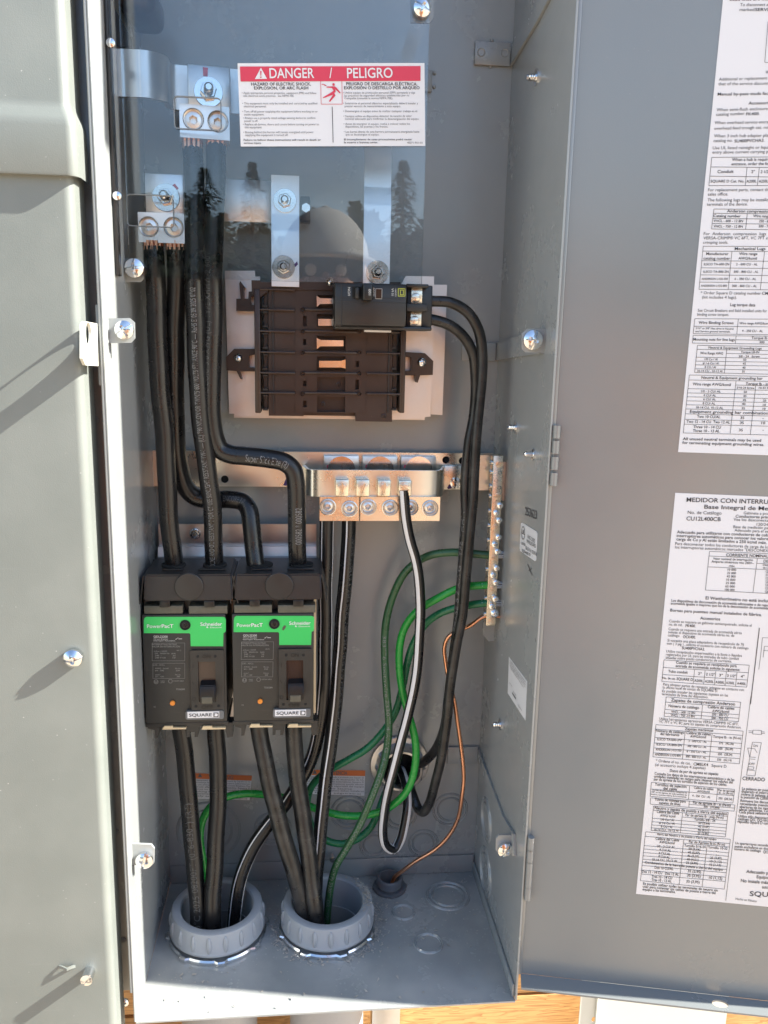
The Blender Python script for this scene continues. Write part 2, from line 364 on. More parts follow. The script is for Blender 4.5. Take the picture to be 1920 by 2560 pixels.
def nut(loc, rw, rn, rs, parent, nrm=FRONT, h=0.006, hs=0.010, spin=0.3, m=None, mw=None):
    M = frame(loc, nrm, spin); m = m or ZINC
    bm = lathe(B(), [(0, 0), (rw*0.97, 0), (rw, 0.0006), (rw*0.97, 0.0016), (0, 0.0016)], M, 40)
    w = obj('washer', bm, mw or m, parent)
    bm = B(); r = []
    for z, s in ((0.0016, 1.0), (h*0.8, 1.0), (h, 0.88)):
        r.append([bm.verts.new(M @ Vector((rn*s*math.cos(rad(60*i)), rn*s*math.sin(rad(60*i)), z))) for i in range(6)])
    for a, b in zip(r, r[1:]):
        for i in range(6): bm.faces.new((a[i], a[(i+1) % 6], b[(i+1) % 6], b[i]))
    bm.faces.new(r[-1]); obj('hex_nut', bm, m, parent, 25)
    pr = [(0, h*0.5)]
    z = h*0.9; k = 0
    while z < hs-0.0012: pr += [(rs*(1.0 if k % 2 else 0.9), z)]; z += 0.0006; k += 1
    pr += [(rs*0.9, hs-0.001), (rs*0.6, hs), (0, hs)]
    obj('threaded_stud', lathe(B(), pr, M, 20), m, parent)
    return w

# ---------------------------------------------------------------- text
_tc = bpy.data.curves.new('txt', 'FONT'); _tc.resolution_u = 1; _to = bpy.data.objects.new('txt', _tc); TXC = {}
def glyphs(s, bold):
    k = (s, bold)
    if k not in TXC:
        _tc.body = s; _tc.resolution_u = 4 if len(s) < 22 else 2; _tc.offset = 0.011 if bold else 0.0
        me = bpy.data.meshes.new_from_object(_to)
        co = [v.co.copy() for v in me.vertices]; fs = [tuple(p.vertices) for p in me.polygons]; bpy.data.meshes.remove(me)
        x0 = min((c.x for c in co), default=0); x1 = max((c.x for c in co), default=1)
        TXC[k] = ([((c.x-x0)/(x1-x0), c.y/0.69) for c in co], fs)
    return TXC[k]
def text(bm, f3, p0, p1, h, s, bold=0, off=0.0002):
    """string from 2-D point p0 to p1 (left and right end of the baseline), cap height h, on the surface f3(x, y, off)"""
    co, fs = glyphs(s, bold); dx, dy = p1[0]-p0[0], p1[1]-p0[1]; L = math.hypot(dx, dy) or 1; nx, ny = -dy/L, dx/L
    vv = [bm.verts.new(f3(p0[0]+dx*x+nx*y*h, p0[1]+dy*x+ny*y*h, off)) for x, y in co]
    for f in fs:
        try: bm.faces.new([vv[i] for i in f])
        except ValueError: pass
def line(bm, f3, p0, p1, w, off=0.0002):
    dx, dy = p1[0]-p0[0], p1[1]-p0[1]; L = math.hypot(dx, dy) or 1; nx, ny = -dy/L*w/2, dx/L*w/2
    bm.faces.new([bm.verts.new(f3(x, y, off)) for x, y in ((p0[0]-nx, p0[1]-ny), (p1[0]-nx, p1[1]-ny), (p1[0]+nx, p1[1]+ny), (p0[0]+nx, p0[1]+ny))])
def poly(bm, f3, pts, off=0.0002):
    for t in tessellate_polygon([[Vector((x, y, 0)) for x, y in pts]]):
        bm.faces.new([bm.verts.new(f3(*pts[i], off)) for i in t])
class Print:
    """print on a plane, laid out by positions measured on the photograph"""
    def __init__(s, plane, tr): s.p, s.t, s.bm = plane, tr, B()
    def q(s, x, y): return s.p.to2(*s.t(x, y))
    def T(s, x0, y0, x1, y1, h, txt, bold=0):
        a, b = s.q(x0, y0), s.q(x1, y1); c = s.q(x0, y0-h)
        text(s.bm, s.p.to3, a, b, abs(math.hypot(c[0]-a[0], c[1]-a[1])), txt, bold, 0.00025)
    def L(s, x0, y0, x1, y1, w=3.0):
        a, b = s.q(x0, y0), s.q(x1, y1); c, d = s.q(x0, y0), s.q(x0+w, y0)
        line(s.bm, s.p.to3, a, b, math.hypot(c[0]-d[0], c[1]-d[1]), 0.00025)
    def P(s, pts, off=0.00025): poly(s.bm, s.p.to3, [s.q(x, y) for x, y in pts], off)
    def done(s, name, m, parent): return obj(name, s.bm, m, parent, 0)

# ---------------------------------------------------------------- cables
def spline(pts, n=10):
    P_ = [Vector(p) for p in pts]; P_ = [P_[0]*2-P_[1]]+P_+[P_[-1]*2-P_[-2]]; out = []
    for i in range(1, len(P_)-2):
        p0, p1, p2, p3 = P_[i-1:i+3]
        t0 = 0; t1 = t0+max(1e-6, (p1-p0).length)**0.5; t2 = t1+max(1e-6, (p2-p1).length)**0.5; t3 = t2+max(1e-6, (p3-p2).length)**0.5
        for k in range(n):
            t = t1+(t2-t1)*k/n
            a1 = p0*((t1-t)/(t1-t0))+p1*((t-t0)/(t1-t0)); a2 = p1*((t2-t)/(t2-t1))+p2*((t-t1)/(t2-t1)); a3 = p2*((t3-t)/(t3-t2))+p3*((t-t2)/(t3-t2))
            b1 = a1*((t2-t)/(t2-t0))+a2*((t-t0)/(t2-t0)); b2 = a2*((t3-t)/(t3-t1))+a3*((t-t1)/(t3-t1))
            out.append(b1*((t2-t)/(t2-t1))+b2*((t-t1)/(t2-t1)))
    out.append(P_[-2]); return out
class Cable:
    def __init__(s, pix, r, raw=False):
        s.c = spline(pix if raw else [at(*p) for p in pix]); s.r = r; c = s.c; ph = random.Random(len(c)*7+int(r*1e6)); k1, k2 = ph.uniform(0, 6), ph.uniform(0, 6); L_ = 0.0
        for i in range(1, len(c)-1):
            L_ += (c[i]-c[i-1]).length; w_ = min(1, i/12, (len(c)-1-i)/12); c[i] = c[i]+Vector((math.sin(L_*52+k1)*0.5+math.sin(L_*121+k2)*0.25, math.sin(L_*67+k2)*0.4, 0))*r*0.09*w_
        s.t = [(c[min(i+1, len(c)-1)]-c[max(i-1, 0)]).normalized() for i in range(len(c))]
        # frame: transported along the cable, started so that angle 0 looks at the viewer
        v = Vector(FRONT); s.n = []
        for t in s.t:
            v = (v - t*v.dot(t)).normalized(); w = Vector(FRONT) - t*Vector(FRONT).dot(t)
            if w.length > 0.5: v = (v*0.7+w.normalized()*0.3).normalized()
            s.n.append(v.copy())
        s.s = [0.0]
        for a, b in zip(c, c[1:]): s.s.append(s.s[-1]+(b-a).length)
    def pt(s, L, ang, k=1.0):
        L = min(max(L, 0), s.s[-1]-1e-6); i = max(0, int(np.searchsorted(s.s, L))-1); f = (L-s.s[i])/(s.s[i+1]-s.s[i])
        c = s.c[i].lerp(s.c[i+1], f); t = s.t[i].lerp(s.t[i+1], f).normalized(); n = s.n[i].lerp(s.n[i+1], f); n = (n-t*n.dot(t)).normalized(); b = t.cross(n)
        return c + (n*math.cos(ang)+b*math.sin(ang))*s.r*k
    def tube(s, seg=18, cap=True):
        bm = B(); rs = []
        for c, t, n in zip(s.c, s.t, s.n):
            b = t.cross(n); rs.append([bm.verts.new(c+(n*math.cos(2*math.pi*k/seg)+b*math.sin(2*math.pi*k/seg))*s.r) for k in range(seg)])
        for a, b in zip(rs, rs[1:]):
            for i in range(seg): bm.faces.new((a[i], a[(i+1) % seg], b[(i+1) % seg], b[i]))
        if cap: bm.faces.new(rs[0][::-1]); bm.faces.new(rs[-1])
        return bm
    def stripe(s, a0, a1, l0=0, l1=None):
        bm = B(); l1 = l1 or s.s[-1]; n = len(s.c)*1; prev = None
        for i in range(n+1):
            L = l0+(l1-l0)*i/n; row = [bm.verts.new(s.pt(L, a0+(a1-a0)*k/3, 1.012)) for k in range(4)]
            if prev:
                for k in range(3): bm.faces.new((prev[k], prev[k+1], row[k+1], row[k]))
            prev = row
        return bm
    def text(s, bm, l0, l1, ang, h, txt, up=True, bold=0):
        """lettering along the cable; up: read from bottom to top"""
        co, fs = glyphs(txt, bold); vv = []
        for x, y in co:
            L = l1-(l1-l0)*x if up else l0+(l1-l0)*x
            vv.append(bm.verts.new(s.pt(L, ang+(y-0.5)*h/s.r*(1 if up else -1), 1.014)))
        for f in fs:
            try: bm.faces.new([vv[i] for i in f])
            except ValueError: pass

# ================================================================ THE SETTING
gz = -1.52
g = B(); n_ = 40; gv = {}
for i in range(n_+1):
    for j in range(n_+1):
        x = (i/n_-0.5); y = (j/n_-0.5); x = x*abs(x)*1200; y = y*abs(y)*1200
        gv[i, j] = g.verts.new((x, y, gz+0.03*math.sin(x*1.3)*math.cos(y*0.9) - (0.05 if abs(x) < 3 else 0)))
for i in range(n_):
    for j in range(n_): g.faces.new((gv[i, j], gv[i+1, j], gv[i+1, j+1], gv[i, j+1]))
ground = obj('ground', g, SOIL); ground['kind'] = 'structure'; ground['label'] = 'dry bare soil in front of the cabinet'

# timber wall the cabinet hangs on: wide varnished boards
YW = 0.012
boards = thing('timber_wall', (0, YW, gz), 'varnished orange-brown board wall behind and below the grey cabinet', 'wall')
zb = [gz+0.05, -0.93, -0.725, -0.40, -0.07, 0.26, 0.60, 0.95]
for a, b in zip(zb, zb[1:]): obj('plank', box(B(), -1.6, 1.9, YW, YW+0.04, a+0.0015, b-0.0015, 0.003), WOOD, boards)

# ---- steel cabinet
enc = thing('electrical_cabinet', (0, 0, ZF), 'open grey steel meter cabinet with wiring compartment, fixed to timber wall', 'cabinet')
holec = at(998, 1906, 0); hole_r = 62*mpp(998, 1906, 0)
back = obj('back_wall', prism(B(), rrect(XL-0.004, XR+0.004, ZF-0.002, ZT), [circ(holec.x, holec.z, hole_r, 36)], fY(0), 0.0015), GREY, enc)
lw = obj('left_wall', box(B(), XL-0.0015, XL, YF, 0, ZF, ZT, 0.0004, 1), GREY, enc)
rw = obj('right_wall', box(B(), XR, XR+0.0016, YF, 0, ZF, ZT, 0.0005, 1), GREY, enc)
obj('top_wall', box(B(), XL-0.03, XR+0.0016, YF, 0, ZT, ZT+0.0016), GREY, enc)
# conduit openings in the floor
def floor_pt(u, v, z=ZF): p = atZ(u, v, z); return p.x, p.y
RB = [(at(543, 2254, -0.076).x, -0.076), (at(819, 2254, -0.076).x, -0.076)]      # two bushings
NB = (at(973, 2230, -0.022).x, -0.024)                                             # small nipple
fl = obj('floor_pan', prism(B(), rrect(XL, XR, YF, 0), [circ(x, y, 0.037, 32) for x, y in RB]+[circ(*NB, 0.012, 20)], lambda x, y, h: Vector((x, y, ZF+h)), 0.0015), FLOORM, enc)
x0, x1, z0, z1 = rect(424, 2152, 1183, 2180, -0.003)
obj('rear_flange', box(B(), XL+0.001, x1, -0.003, -0.0005, ZF+0.0003, z1, 0.0006), GREY, enc)
fp = Plane((0, 0, ZF), (1, 0, 0), (0, 1, 0)); rp = Plane((XR, 0, 0), (0, -1, 0), (0, 0, 1)); bp = planeY(0)
# side return of the floor pan on the right wall
a, b = atX(1186, 2172, XR), atX(1294, 2462, XR)
obj('side_return', box(B(), XR-0.0022, XR-0.0002, YF+0.004, -0.004, ZF, ZF+0.013, 0.0006), GREY, enc)
def knockout(plane, c, r, parent, inner=True):
    bm = B()
    for rr, w in ((r, 0.0014),)+(((r*0.74, 0.0012),) if inner else ()):
        lathe(bm, [(rr-w, 0.0), (rr-w*0.6, 0.001), (rr, 0.0002), (rr+w*0.6, 0.001), (rr+w, 0.0)], Matrix((plane.e1, plane.e2, plane.n)).transposed().to_4x4(), 48)
        for v in bm.verts:
            if not v.tag: v.co = v.co + plane.to3(c[0], c[1], 0); v.tag = True
    for k in range(3):
        a = random.random()*6.28; p = plane.to3(c[0]+math.cos(a)*r, c[1]+math.sin(a)*r, 0.0004)
        bmesh.ops.create_icosphere(bm, subdivisions=1, radius=0.0011, matrix=Matrix.Translation(p))
    return obj('knockout', bm, GREY if parent is not fl else FLOORM, parent)
for u, v, rpx, inn in ((873, 2031, 45, 1), (1125, 2023, 42, 1), (935, 2112, 35, 1), (1058, 2108, 36, 1), (522, 2076, 77, 1), (682, 2071, 44, 1), (1000, 2036, 40, 1)):
    p = at(u, v, 0); knockout(bp, (p.x, p.z), rpx*mpp(u, v, 0), back, inn)
for u, v, r, inn in ((1119, 2240, 0.0215, 1), (1008, 2281, 0.0105, 0), (1071, 2359, 0.0125, 0)):
    knockout(fp, floor_pt(u, v), r, fl, inn)
for u, v, r in ((1216, 2050, 0.021), (1214, 2180, 0.024)):
    p = atX(u, v, XR); knockout(rp, rp.to2(u, v), r, rw, True)
# plate brackets on the back wall and right wall
br = rplate('bracket_plate', 1187, 104, 1276, 163, -0.0035, 0.003, GREY, back, bev=0.0006)
for u, v in ((1203, 131), (1262, 132)):
    p = at(u, v, -0.0035); obj('dimple', lathe(B(), [(0.0, -0.0002), (0.0022, -0.0001), (0.0032, 0.0006), (0.0037, 0.0)], frame(p, FRONT), 20), GREY, br)
for u, v in ((1229, 102), (1226, 166)):
    p = at(u, v, 0); obj('locating_pin', lathe(B(), [(0.0018, 0), (0.0018, 0.001), (0.001, 0.0018), (0, 0.002)], frame(p, FRONT), 14), GREY, back)
bm = B(); pts = [rp.to2(1277, 108), rp.to2(1380, 0), rp.to2(1380, -40), rp.to2(1279, 163)]
rplate('bracket_plate', 1120, 1868, 1194, 1910, -0.003, 0.0028, GREY, back, bev=0.0006)
rplate('bracket_plate', 1155, 856, 1239, 902, -0.003, 0.0028, GREY, back, bev=0.0006)
x0, x1, z0, z1 = rect(1075, 172, 1090, 230, -0.003)
ab = rplate('anchor_plate', 1040, 174, 1080, 228, -0.004, 0.0038, GREY, back, bev=0.0005)
for u, v in ((1086, 183), (1085, 217)):
    obj('locating_pin', lathe(B(), [(0.0016, 0), (0.0016, 0.001), (0.001, 0.0018), (0, 0.002)], frame(at(u, v, 0), FRONT), 14), GREY, back)
# arms welded to the right wall that carry the front screw tabs
def wall_arm(pix):
    bm = prism(B(), [rp.to2(u, v) for u, v in pix], [], lambda x, y, h: rp.to3(x, y, h+0.0022), 0.002)
    bmesh.ops.bevel(bm, geom=[e for e in bm.edges if e.calc_face_angle(0) > 0.6], offset=0.0005, segments=1, affect='EDGES'); return obj('bracket_arm', bm, GREY, rw)
wall_arm([(1246, 857), (1306, 838), (1362, 826), (1360, 884), (1300, 892), (1242, 902)])
wall_arm([(1281, 166), (1288, 104), (1332, 40), (1383, -40), (1388, -20), (1345, 60)])
wall_arm([(1199, 1870), (1262, 2040), (1290, 2085), (1292, 2140), (1284, 2140), (1270, 2080), (1198, 1900)])
def tabscrew(name, pix, Y, su, sv, sr, m, parent, spin, kind='combo'):
    t = pplate(name, pix, Y, 0.0022, m, parent, bev=0.0005)
    screw('screw', at(su, sv, Y-0.0004), sr*mpp(su, sv, Y), t, kind, spin=spin, side=0.5, dome=0.3); return t
yr = atX(1362, 850, XR).y
tabscrew('screw_tab', [(1372, 822), (1318, 822), (1305, 834), (1304, 872), (1314, 881), (1370, 882)], yr, 1330, 850, 24, GREY, rw, 1.2)
yr2 = atX(1284, 2100, XR).y
tabscrew('screw_tab', [(1296, 2088), (1248, 2088), (1240, 2097), (1239, 2124), (1246, 2134), (1294, 2134)], yr2, 1262, 2122, 19, GREY, rw, 1.0)
tabscrew('screw_tab', [(268, 796), (323, 795), (336, 806), (337, 846), (328, 857), (270, 858)], -0.166, 312, 825, 23, GREY, lw, 0.6)
tabscrew('screw_tab', [(330, 2110), (378, 2112), (386, 2122), (385, 2158), (376, 2166), (330, 2162)], -0.166, 362, 2147, 21, GREY, lw, 1.35)
# screw tips poking through the right wall
def screw_tip(u, v, u2, parent, r=0.0033):
    a, p = atX(u2, v, XR), None; L = (u2-u)*mpp(u, v, a.y)*1.05
    pr = [(r*1.9, 0), (r*1.9, 0.0012), (r, 0.0014)]; z = 0.0014; k = 0
    while z < L-0.002: z += 0.0009; k += 1; pr.append((r*(1.0 if k % 2 else 0.72), z))
    pr += [(r*0.7, L), (0, L+0.0006)]
    return obj('screw_tip', lathe(B(), pr, frame(a, (-1, 0, 0)), 20), ZINC, parent)
screw_tip(1316, 194, 1342, rw); screw_tip(1269, 1069, 1291, rw, 0.0028); screw_tip(1233, 1811, 1252, rw, 0.0028)
sp = atX(1335, 1136, XR); obj('weld_stud', lathe(B(), [(0.0045, 0), (0.0045, 0.0012), (0.0026, 0.0016), (0.0024, 0.007), (0.0015, 0.008), (0, 0.008)], frame(sp, (-1, 0, 0)), 18), ZINC, rw)
# front hem beside the left wall, and the meter compartment behind its cover
hx0, hx1 = at(237, 640, YF).x, XL-0.0016
bm = B(); prof = []
for i in range(9):
    a = rad(180-180*i/8); prof.append(((hx0+hx1)/2+(hx1-hx0)/2*math.cos(a)*0.98, YF+0.001-(hx1-hx0)/2*math.sin(a)*0.75))
prof = [(hx0+0.0001, YF+0.03)]+prof+[(hx1-0.0001, YF+0.03)]
pa = [bm.verts.new((x, y, ZF+0.028)) for x, y in prof]; pb = [bm.verts.new((x, y, ZT)) for x, y in prof]
for i in range(len(prof)-1): bm.faces.new((pa[i], pa[i+1], pb[i+1], pb[i]))
bm.faces.new(pa)
obj('front_hem', bm, GREY, enc, 50)
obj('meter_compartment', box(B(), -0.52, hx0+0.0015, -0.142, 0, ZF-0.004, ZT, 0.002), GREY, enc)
for v, u in ((2505, 310), ):
    screw('screw', at(u, v, -0.1425), 0.0042, enc, 'phillips', spin=0.4)
for u, v in ((219, 598), (240, 1050), (277, 1700), (291, 2080), (309, 2350)):
    obj('rivet', lathe(B(), [(0.0026, 0), (0.0023, 0.0008), (0, 0.0012)], frame(at(u, v, -0.142), FRONT), 16), GREY, enc)
# dark strip along the left wall behind the barrier
bm = B(); xa = at(284, 300, -0.135).x
box(bm, XL+0.0002, xa, -0.139, -0.128, at(300, 690, -0.135).z, ZT-0.002, 0.0012); ins = obj('insulating_strip', bm, BLKP, enc)
for u, v in ((277, 108), (293, 490)):
    obj('rivet', lathe(B(), [(0.0032, 0), (0.003, 0.0012), (0.0015, 0.002), (0, 0.0022)], frame(at(u, v, -0.1392), FRONT), 18), ZINC, enc)
pplate('insulating_gusset', [(282, -90), (282, 115), (330, 119), (331, 100), (270, -10)], -0.10, 0.003, BLKP, enc)
bm = B(); x0, x1, z0, z1 = rect(292, -60, 384, 27, -0.085); box(bm, x0, x1, -0.085, -0.03, z0, z1, 0.008, 4)
obj('insulator_block', bm, BROWN, enc)
# hasp on the hem
hb = obj('hasp_bracket', box(B(), hx0-0.0035, hx0-0.001, YF+0.008, YF+0.03, at(240, 965, YF).z, at(240, 760, YF).z, 0.0008), GREY, enc)
hxp = hx0-0.0005
hpl = Plane((hxp, 0, 0), (0, -1, 0), (0, 0, 1))          # stands square to the front, facing the sun
def h2(u, v): q = atX(u, v, hxp); return -q.y, q.z
hc_ = h2(222, 836)
bm = prism(B(), [h2(u, v) for u, v in ((207, 812), (212, 803), (243, 809), (246, 915), (214, 913), (207, 896))], [circ(hc_[0], hc_[1], 0.0078, 24)[::-1]], lambda x, y, h: Vector((hxp-h-0.002, -x, y)), 0.002)
obj('hasp', bm, CREAM, enc)

# ---- stickers on the walls of the cabinet
def sticker(parent, plane, pix, name='sticker', th=0.00022, lift=0.0003, m=None):
    return obj(name, prism(B(), [plane.to2(u, v) for u, v in pix], [], lambda x, y, h: plane.to3(x, y, h+lift), th), m or PAPER, parent)
def onp(plane, lift): return Plane(plane.to3(0, 0, lift), plane.e1, plane.e2)
rl = onp(rp, 0.00032)
s = sticker(rw, rp, [(1303, 1309), (1306, 1306), (1342, 1329), (1344, 1335), (1341, 1400), (1338, 1403), (1301, 1377), (1300, 1370)])
z = zoom(1140, 1080, 0.2804); p = Print(rl, z)
p.T(640, 945, 705, 990, 32, 'ENCLOSED'); p.T(632, 985, 712, 1035, 32, 'PANELBOARD'); p.T(622, 1045, 718, 1105, 30, 'ISSUE No. 823958'); p.T(590, 1065, 665, 1110, 24, 'SQUARE D', 1); p.T(585, 1000, 620, 1016, 20, 'LISTED', 1)
c = p.q(600, 900)
for i in range(28):
    a0, a1 = 2*math.pi*i/28, 2*math.pi*(i+1)/28; line(p.bm, rl.to3, (c[0]+0.0052*math.cos(a0), c[1]+0.0052*math.sin(a0)), (c[0]+0.0052*math.cos(a1), c[1]+0.0052*math.sin(a1)), 0.0008, 0.00025)
p.T(588, 905, 612, 918, 40, 'UL', 1); p.done('print', INK, s)
p = Print(rp, z); p.T(617, 738, 722, 778, 72, '253623', 1); p.done('stamped_number', INK, rw); p = Print(rp, z); p.P([(638, 1180), (643, 1178), (662, 1224), (678, 1213), (680, 1219), (665, 1231), (684, 1278), (680, 1280), (660, 1235), (648, 1240), (646, 1235), (657, 1228)]); p.done('ink_cross', INK, rw)
s = sticker(rw, rp, [(1273, 1642), (1318, 1703), (1314, 1801), (1270, 1733)])
z = zoom(1100, 1600, 0.1808); p = Print(rl, z)
for k in range(4): p.T(968+k*2, 290+k*32, 1190-k*3-(22 if k > 2 else 0), 598+k*32-(30 if k > 2 else 0), 26, ['Suitable for use as service equipment', 'Adecuado para usarse como equipo', 'de acometida. 120/240 V 1 fase 3 hilos', 'Type 3R rainproof enclosure'][k])
p.T(960, 600, 1000, 650, 22, '40271-104'); p.T(1015, 720, 1055, 775, 20, 'Rev. 03')
p.P([(1000, 720), (1052, 800), (1050, 825), (1000, 742)]); p.T(1080, 905, 1135, 985, 20, 'SQUARE D', 1); p.done('print', INKG, s)
bl = onp(bp, 0.00032)
def warn(pix, hdr, title, body, code, zt):
    s = sticker(back, bp, pix); p = Print(bl, zoom(0, 0, 1)); p.P(hdr); p.done('orange_header', ORNG, s)
    b2 = Plane(bl.to3(0, 0, 0.0003), bl.e1, bl.e2); p = Print(b2, zoom(0, 0, 1)); title(p)
    (u0, v0), (u1, v1), dv = body
    for k, t in enumerate(zt): p.T(u0-k*0.1, v0+k*dv, u1-k*0.1-(30 if k in (5, 7) else 0), v1+k*dv, 3.9, t)
    p.T(*code); p.done('print', INKG, s); return s
def tri(p, u, v, r): p.P([(u, v-r), (u+r, v+r*0.75), (u-r, v+r*0.75)])
warn([(476, 1932), (630, 1939), (624, 2000), (470, 1996)], [(476, 1932), (630, 1939), (628.6, 1951.5), (475, 1946)],
     lambda p: (tri(p, 500, 1938.5, 5.5), p.T(521, 1945, 583, 1948, 9, 'WARNING', 1)), ((478, 1951), (626, 1956), 5.6), (596, 1998, 618, 1999, 3.6, '40271-100'),
     ['This equipment is designed and tested by Square D to', 'performance levels of Underwriters Laboratories.', 'Only. Use of breakers other than Circuit Breakers May', 'adversely affect the UL Reliability. Square D', 'assumes no liability for damage or injury', 'resulting from the use of', 'Replacement parts must be installed', 'safely and according'])
warn([(764, 1924), (913, 1926), (911, 1989), (762, 1984)], [(764, 1924), (913, 1926), (912.6, 1940), (763.5, 1937)],
     lambda p: (tri(p, 787, 1930, 5.5), p.T(803, 1936, 868, 1937, 9, 'ADVERTENCIA', 1)), ((765, 1943), (910, 1946), 5.6), (880, 1986, 902, 1987, 3.6, '40271-100-02'),
     ['Este equipo ha sido diseñado y probado por Square D', 'conforme a los niveles de desempeño de UL', 'Sólo use interruptores automáticos Square D', 'el uso de otros interruptores puede afectar', 'la confiabilidad y la seguridad del equipo', 'Square D no asume', 'Las partes de repuesto deben instalarse', 'de forma segura'])

# ---- door, swung open to the right
ALPHA = rad(12.7)
dd = Vector((math.cos(ALPHA), -math.sin(ALPHA), 0)); H = Vector((XR+0.0030, YF+0.003, 0))
dp = Plane(H, dd, (0, 0, 1))                     # normal looks back into the opening
DW = 0.335
dz0 = dp.to2(1400, 2444)[1]; dz1 = ZT
door = thing('cabinet_door', (H.x, H.y, dz0), 'open grey steel cabinet door with white instruction sheets, hinged right of the wiring compartment', 'door')
def dbox(bm, s0, s1, h0, h1, z0, z1, bev=0.0):
    """box in door axes: along the door, out of its inner face, up"""
    k = len(bm.verts); box(bm, s0, s1, h0, h1, z0, z1, bev)
    bm.verts.ensure_lookup_table()
    for v in bm.verts[k:]: v.co = dp.to3(v.co.x, v.co.z, v.co.y)
    return bm
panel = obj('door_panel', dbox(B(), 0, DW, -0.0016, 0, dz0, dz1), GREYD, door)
LIP = 0.017
hs, _ = dp.to2(1790, 2510)
bm = prism(B(), rrect(0.001, DW, 0.0002, LIP), [[(hs+0.0065*math.cos(2*math.pi*i/24), LIP*0.55+0.0042*math.sin(2*math.pi*i/24)) for i in range(24)]], lambda x, y, h: dp.to3(x, dz0+h, y), 0.0016)
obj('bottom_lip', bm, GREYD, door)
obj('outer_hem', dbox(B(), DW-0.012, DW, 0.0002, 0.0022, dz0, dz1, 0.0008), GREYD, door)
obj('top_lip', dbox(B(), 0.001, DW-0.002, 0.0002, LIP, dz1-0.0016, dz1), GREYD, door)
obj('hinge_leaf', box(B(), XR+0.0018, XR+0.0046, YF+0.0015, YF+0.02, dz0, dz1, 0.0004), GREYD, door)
# hinge knuckles
for k, v in enumerate([1062, 1100, 1140, 1180] + [2090, 2120, 2150, 2182, 2213]):
    z1_ = at(1375 if v < 1500 else 1318, v, YF).z; z0_ = at(1375 if v < 1500 else 1318, v+34, YF).z
    obj('hinge_knuckle', lathe(B(), [(0, z0_+0.0004), (0.0028, z0_+0.0004), (0.0028, z1_-0.0002), (0, z1_-0.0002)], Matrix.Translation((XR+0.0045, YF-0.0012, 0)), 16), GREYD, door)
# instruction sheets
def sheet(bl_, tl_, top=None):
    a_, b_ = dp.to2(*bl_), dp.to2(*tl_); t_ = top or b_[1]; wd = max(dp.to2(1934, bl_[1])[0]-a_[0], dp.to2(1934, tl_[1])[0]-b_[0])
    return obj('instruction_sheet', prism(B(), [a_, (a_[0]+wd, a_[1]), (b_[0]+wd, t_), (b_[0], t_)], [], lambda x, y, h: dp.to3(x, y, h+0.0003), 0.00022), PAPER, door)
sh1 = sheet((1695, 1130), (1808, 0), dp.to2(1823, -150)[1]); sh2 = sheet((1590, 2234), (1688, 1232))
dl = onp(dp, 0.00032)
p = Print(dl, zoom(1660, 0, 0.2711))
for a in ((605, 8, 959, 4, 26, 'Load lines are ma', 1), (700, 58, 959, 56, 28, 'To disconnect a'), (695, 103, 830, 103, 28, 'marked'), (838, 103, 959, 103, 28, 'SERVI', 1), (935, 680, 959, 680, 28, 'W', 1),
          (505, 745, 950, 733, 28, 'Additional or replacement'), (500, 788, 959, 782, 28, 'that of the service disconn'), (493, 882, 959, 875, 27, 'Manual by-pass studs fac', 1), (778, 965, 959, 962, 27, 'Accessori', 1),
          (483, 1027, 955, 1015, 28, 'When semi-flush enclosure'), (480, 1070, 740, 1060, 28, 'catalog number'), (755, 1066, 880, 1062, 27, 'FK400.', 1), (465, 1146, 959, 1138, 28, 'When overhead service entra'),
          (462, 1198, 959, 1188, 28, 'overhead feed trough cat. no'), (460, 1268, 959, 1262, 28, 'When 3 inch hub adapter pla'), (455, 1312, 630, 1308, 28, 'catalog no.'), (648, 1315, 925, 1308, 27, 'SU400PVCHA3.', 1),
          (448, 1378, 959, 1372, 28, 'Use UL listed raintight or liqui'), (445, 1418, 959, 1412, 28, 'entry above current carrying p'), (625, 1485, 959, 1482, 26, 'When a hub is requir', 1), (620, 1525, 959, 1522, 26, 'entrance, order the fo', 1),
          (492, 1597, 640, 1595, 28, 'Conduit', 1), (803, 1597, 835, 1596, 26, '2"', 1), (890, 1597, 959, 1597, 26, '2 1/2', 1), (428, 1683, 738, 1683, 24, 'SQUARE D Cat. No.', 1), (758, 1685, 852, 1683, 25, 'A200L', 1), (872, 1685, 959, 1683, 25, 'A250L', 1),
          (405, 1765, 959, 1762, 28, 'For replacement parts, contact th'), (403, 1805, 590, 1803, 28, 'sales office.'), (400, 1858, 959, 1856, 28, 'The following lugs may be installe'), (393, 1898, 770, 1896, 28, 'terminals of the device.'),
          (580, 1958, 959, 1962, 25, 'Anderson compressio', 1), (455, 2002, 705, 2005, 24, 'Catalog number', 1), (820, 2003, 959, 2006, 24, 'Wire rang', 1), (455, 2047, 727, 2050, 22, 'VHCL - 600 - 12 BN', 1), (875, 2050, 959, 2052, 22, '250 - 6', 1),
          (455, 2097, 725, 2100, 22, 'VHCL - 750 - 12 BN', 1), (872, 2097, 959, 2099, 22, '500 - 7', 1), (365, 2168, 940, 2170, 27, 'For  Anderson  compression  lugs'), (362, 2208, 959, 2208, 27, 'VERSA-CRIMP® VC 6FT, VC 7FT o')): p.T(*a)
for a in ((928, 575, 959, 577), (928, 575, 959, 200), (440, 1452, 413, 1712), (440, 1452, 959, 1448), (430, 1540, 959, 1545), (422, 1625, 959, 1632), (413, 1712, 959, 1712), (765, 1545, 748, 1710), (878, 1547, 860, 1710),
          (460, 1928, 959, 1932), (455, 1968, 959, 1972), (448, 2015, 959, 2020), (445, 2062, 959, 2066), (438, 2112, 959, 2118), (460, 1928, 438, 2112), (767, 1970, 752, 2115)): p.L(*a, 4)
p.done('print', INK, sh1)
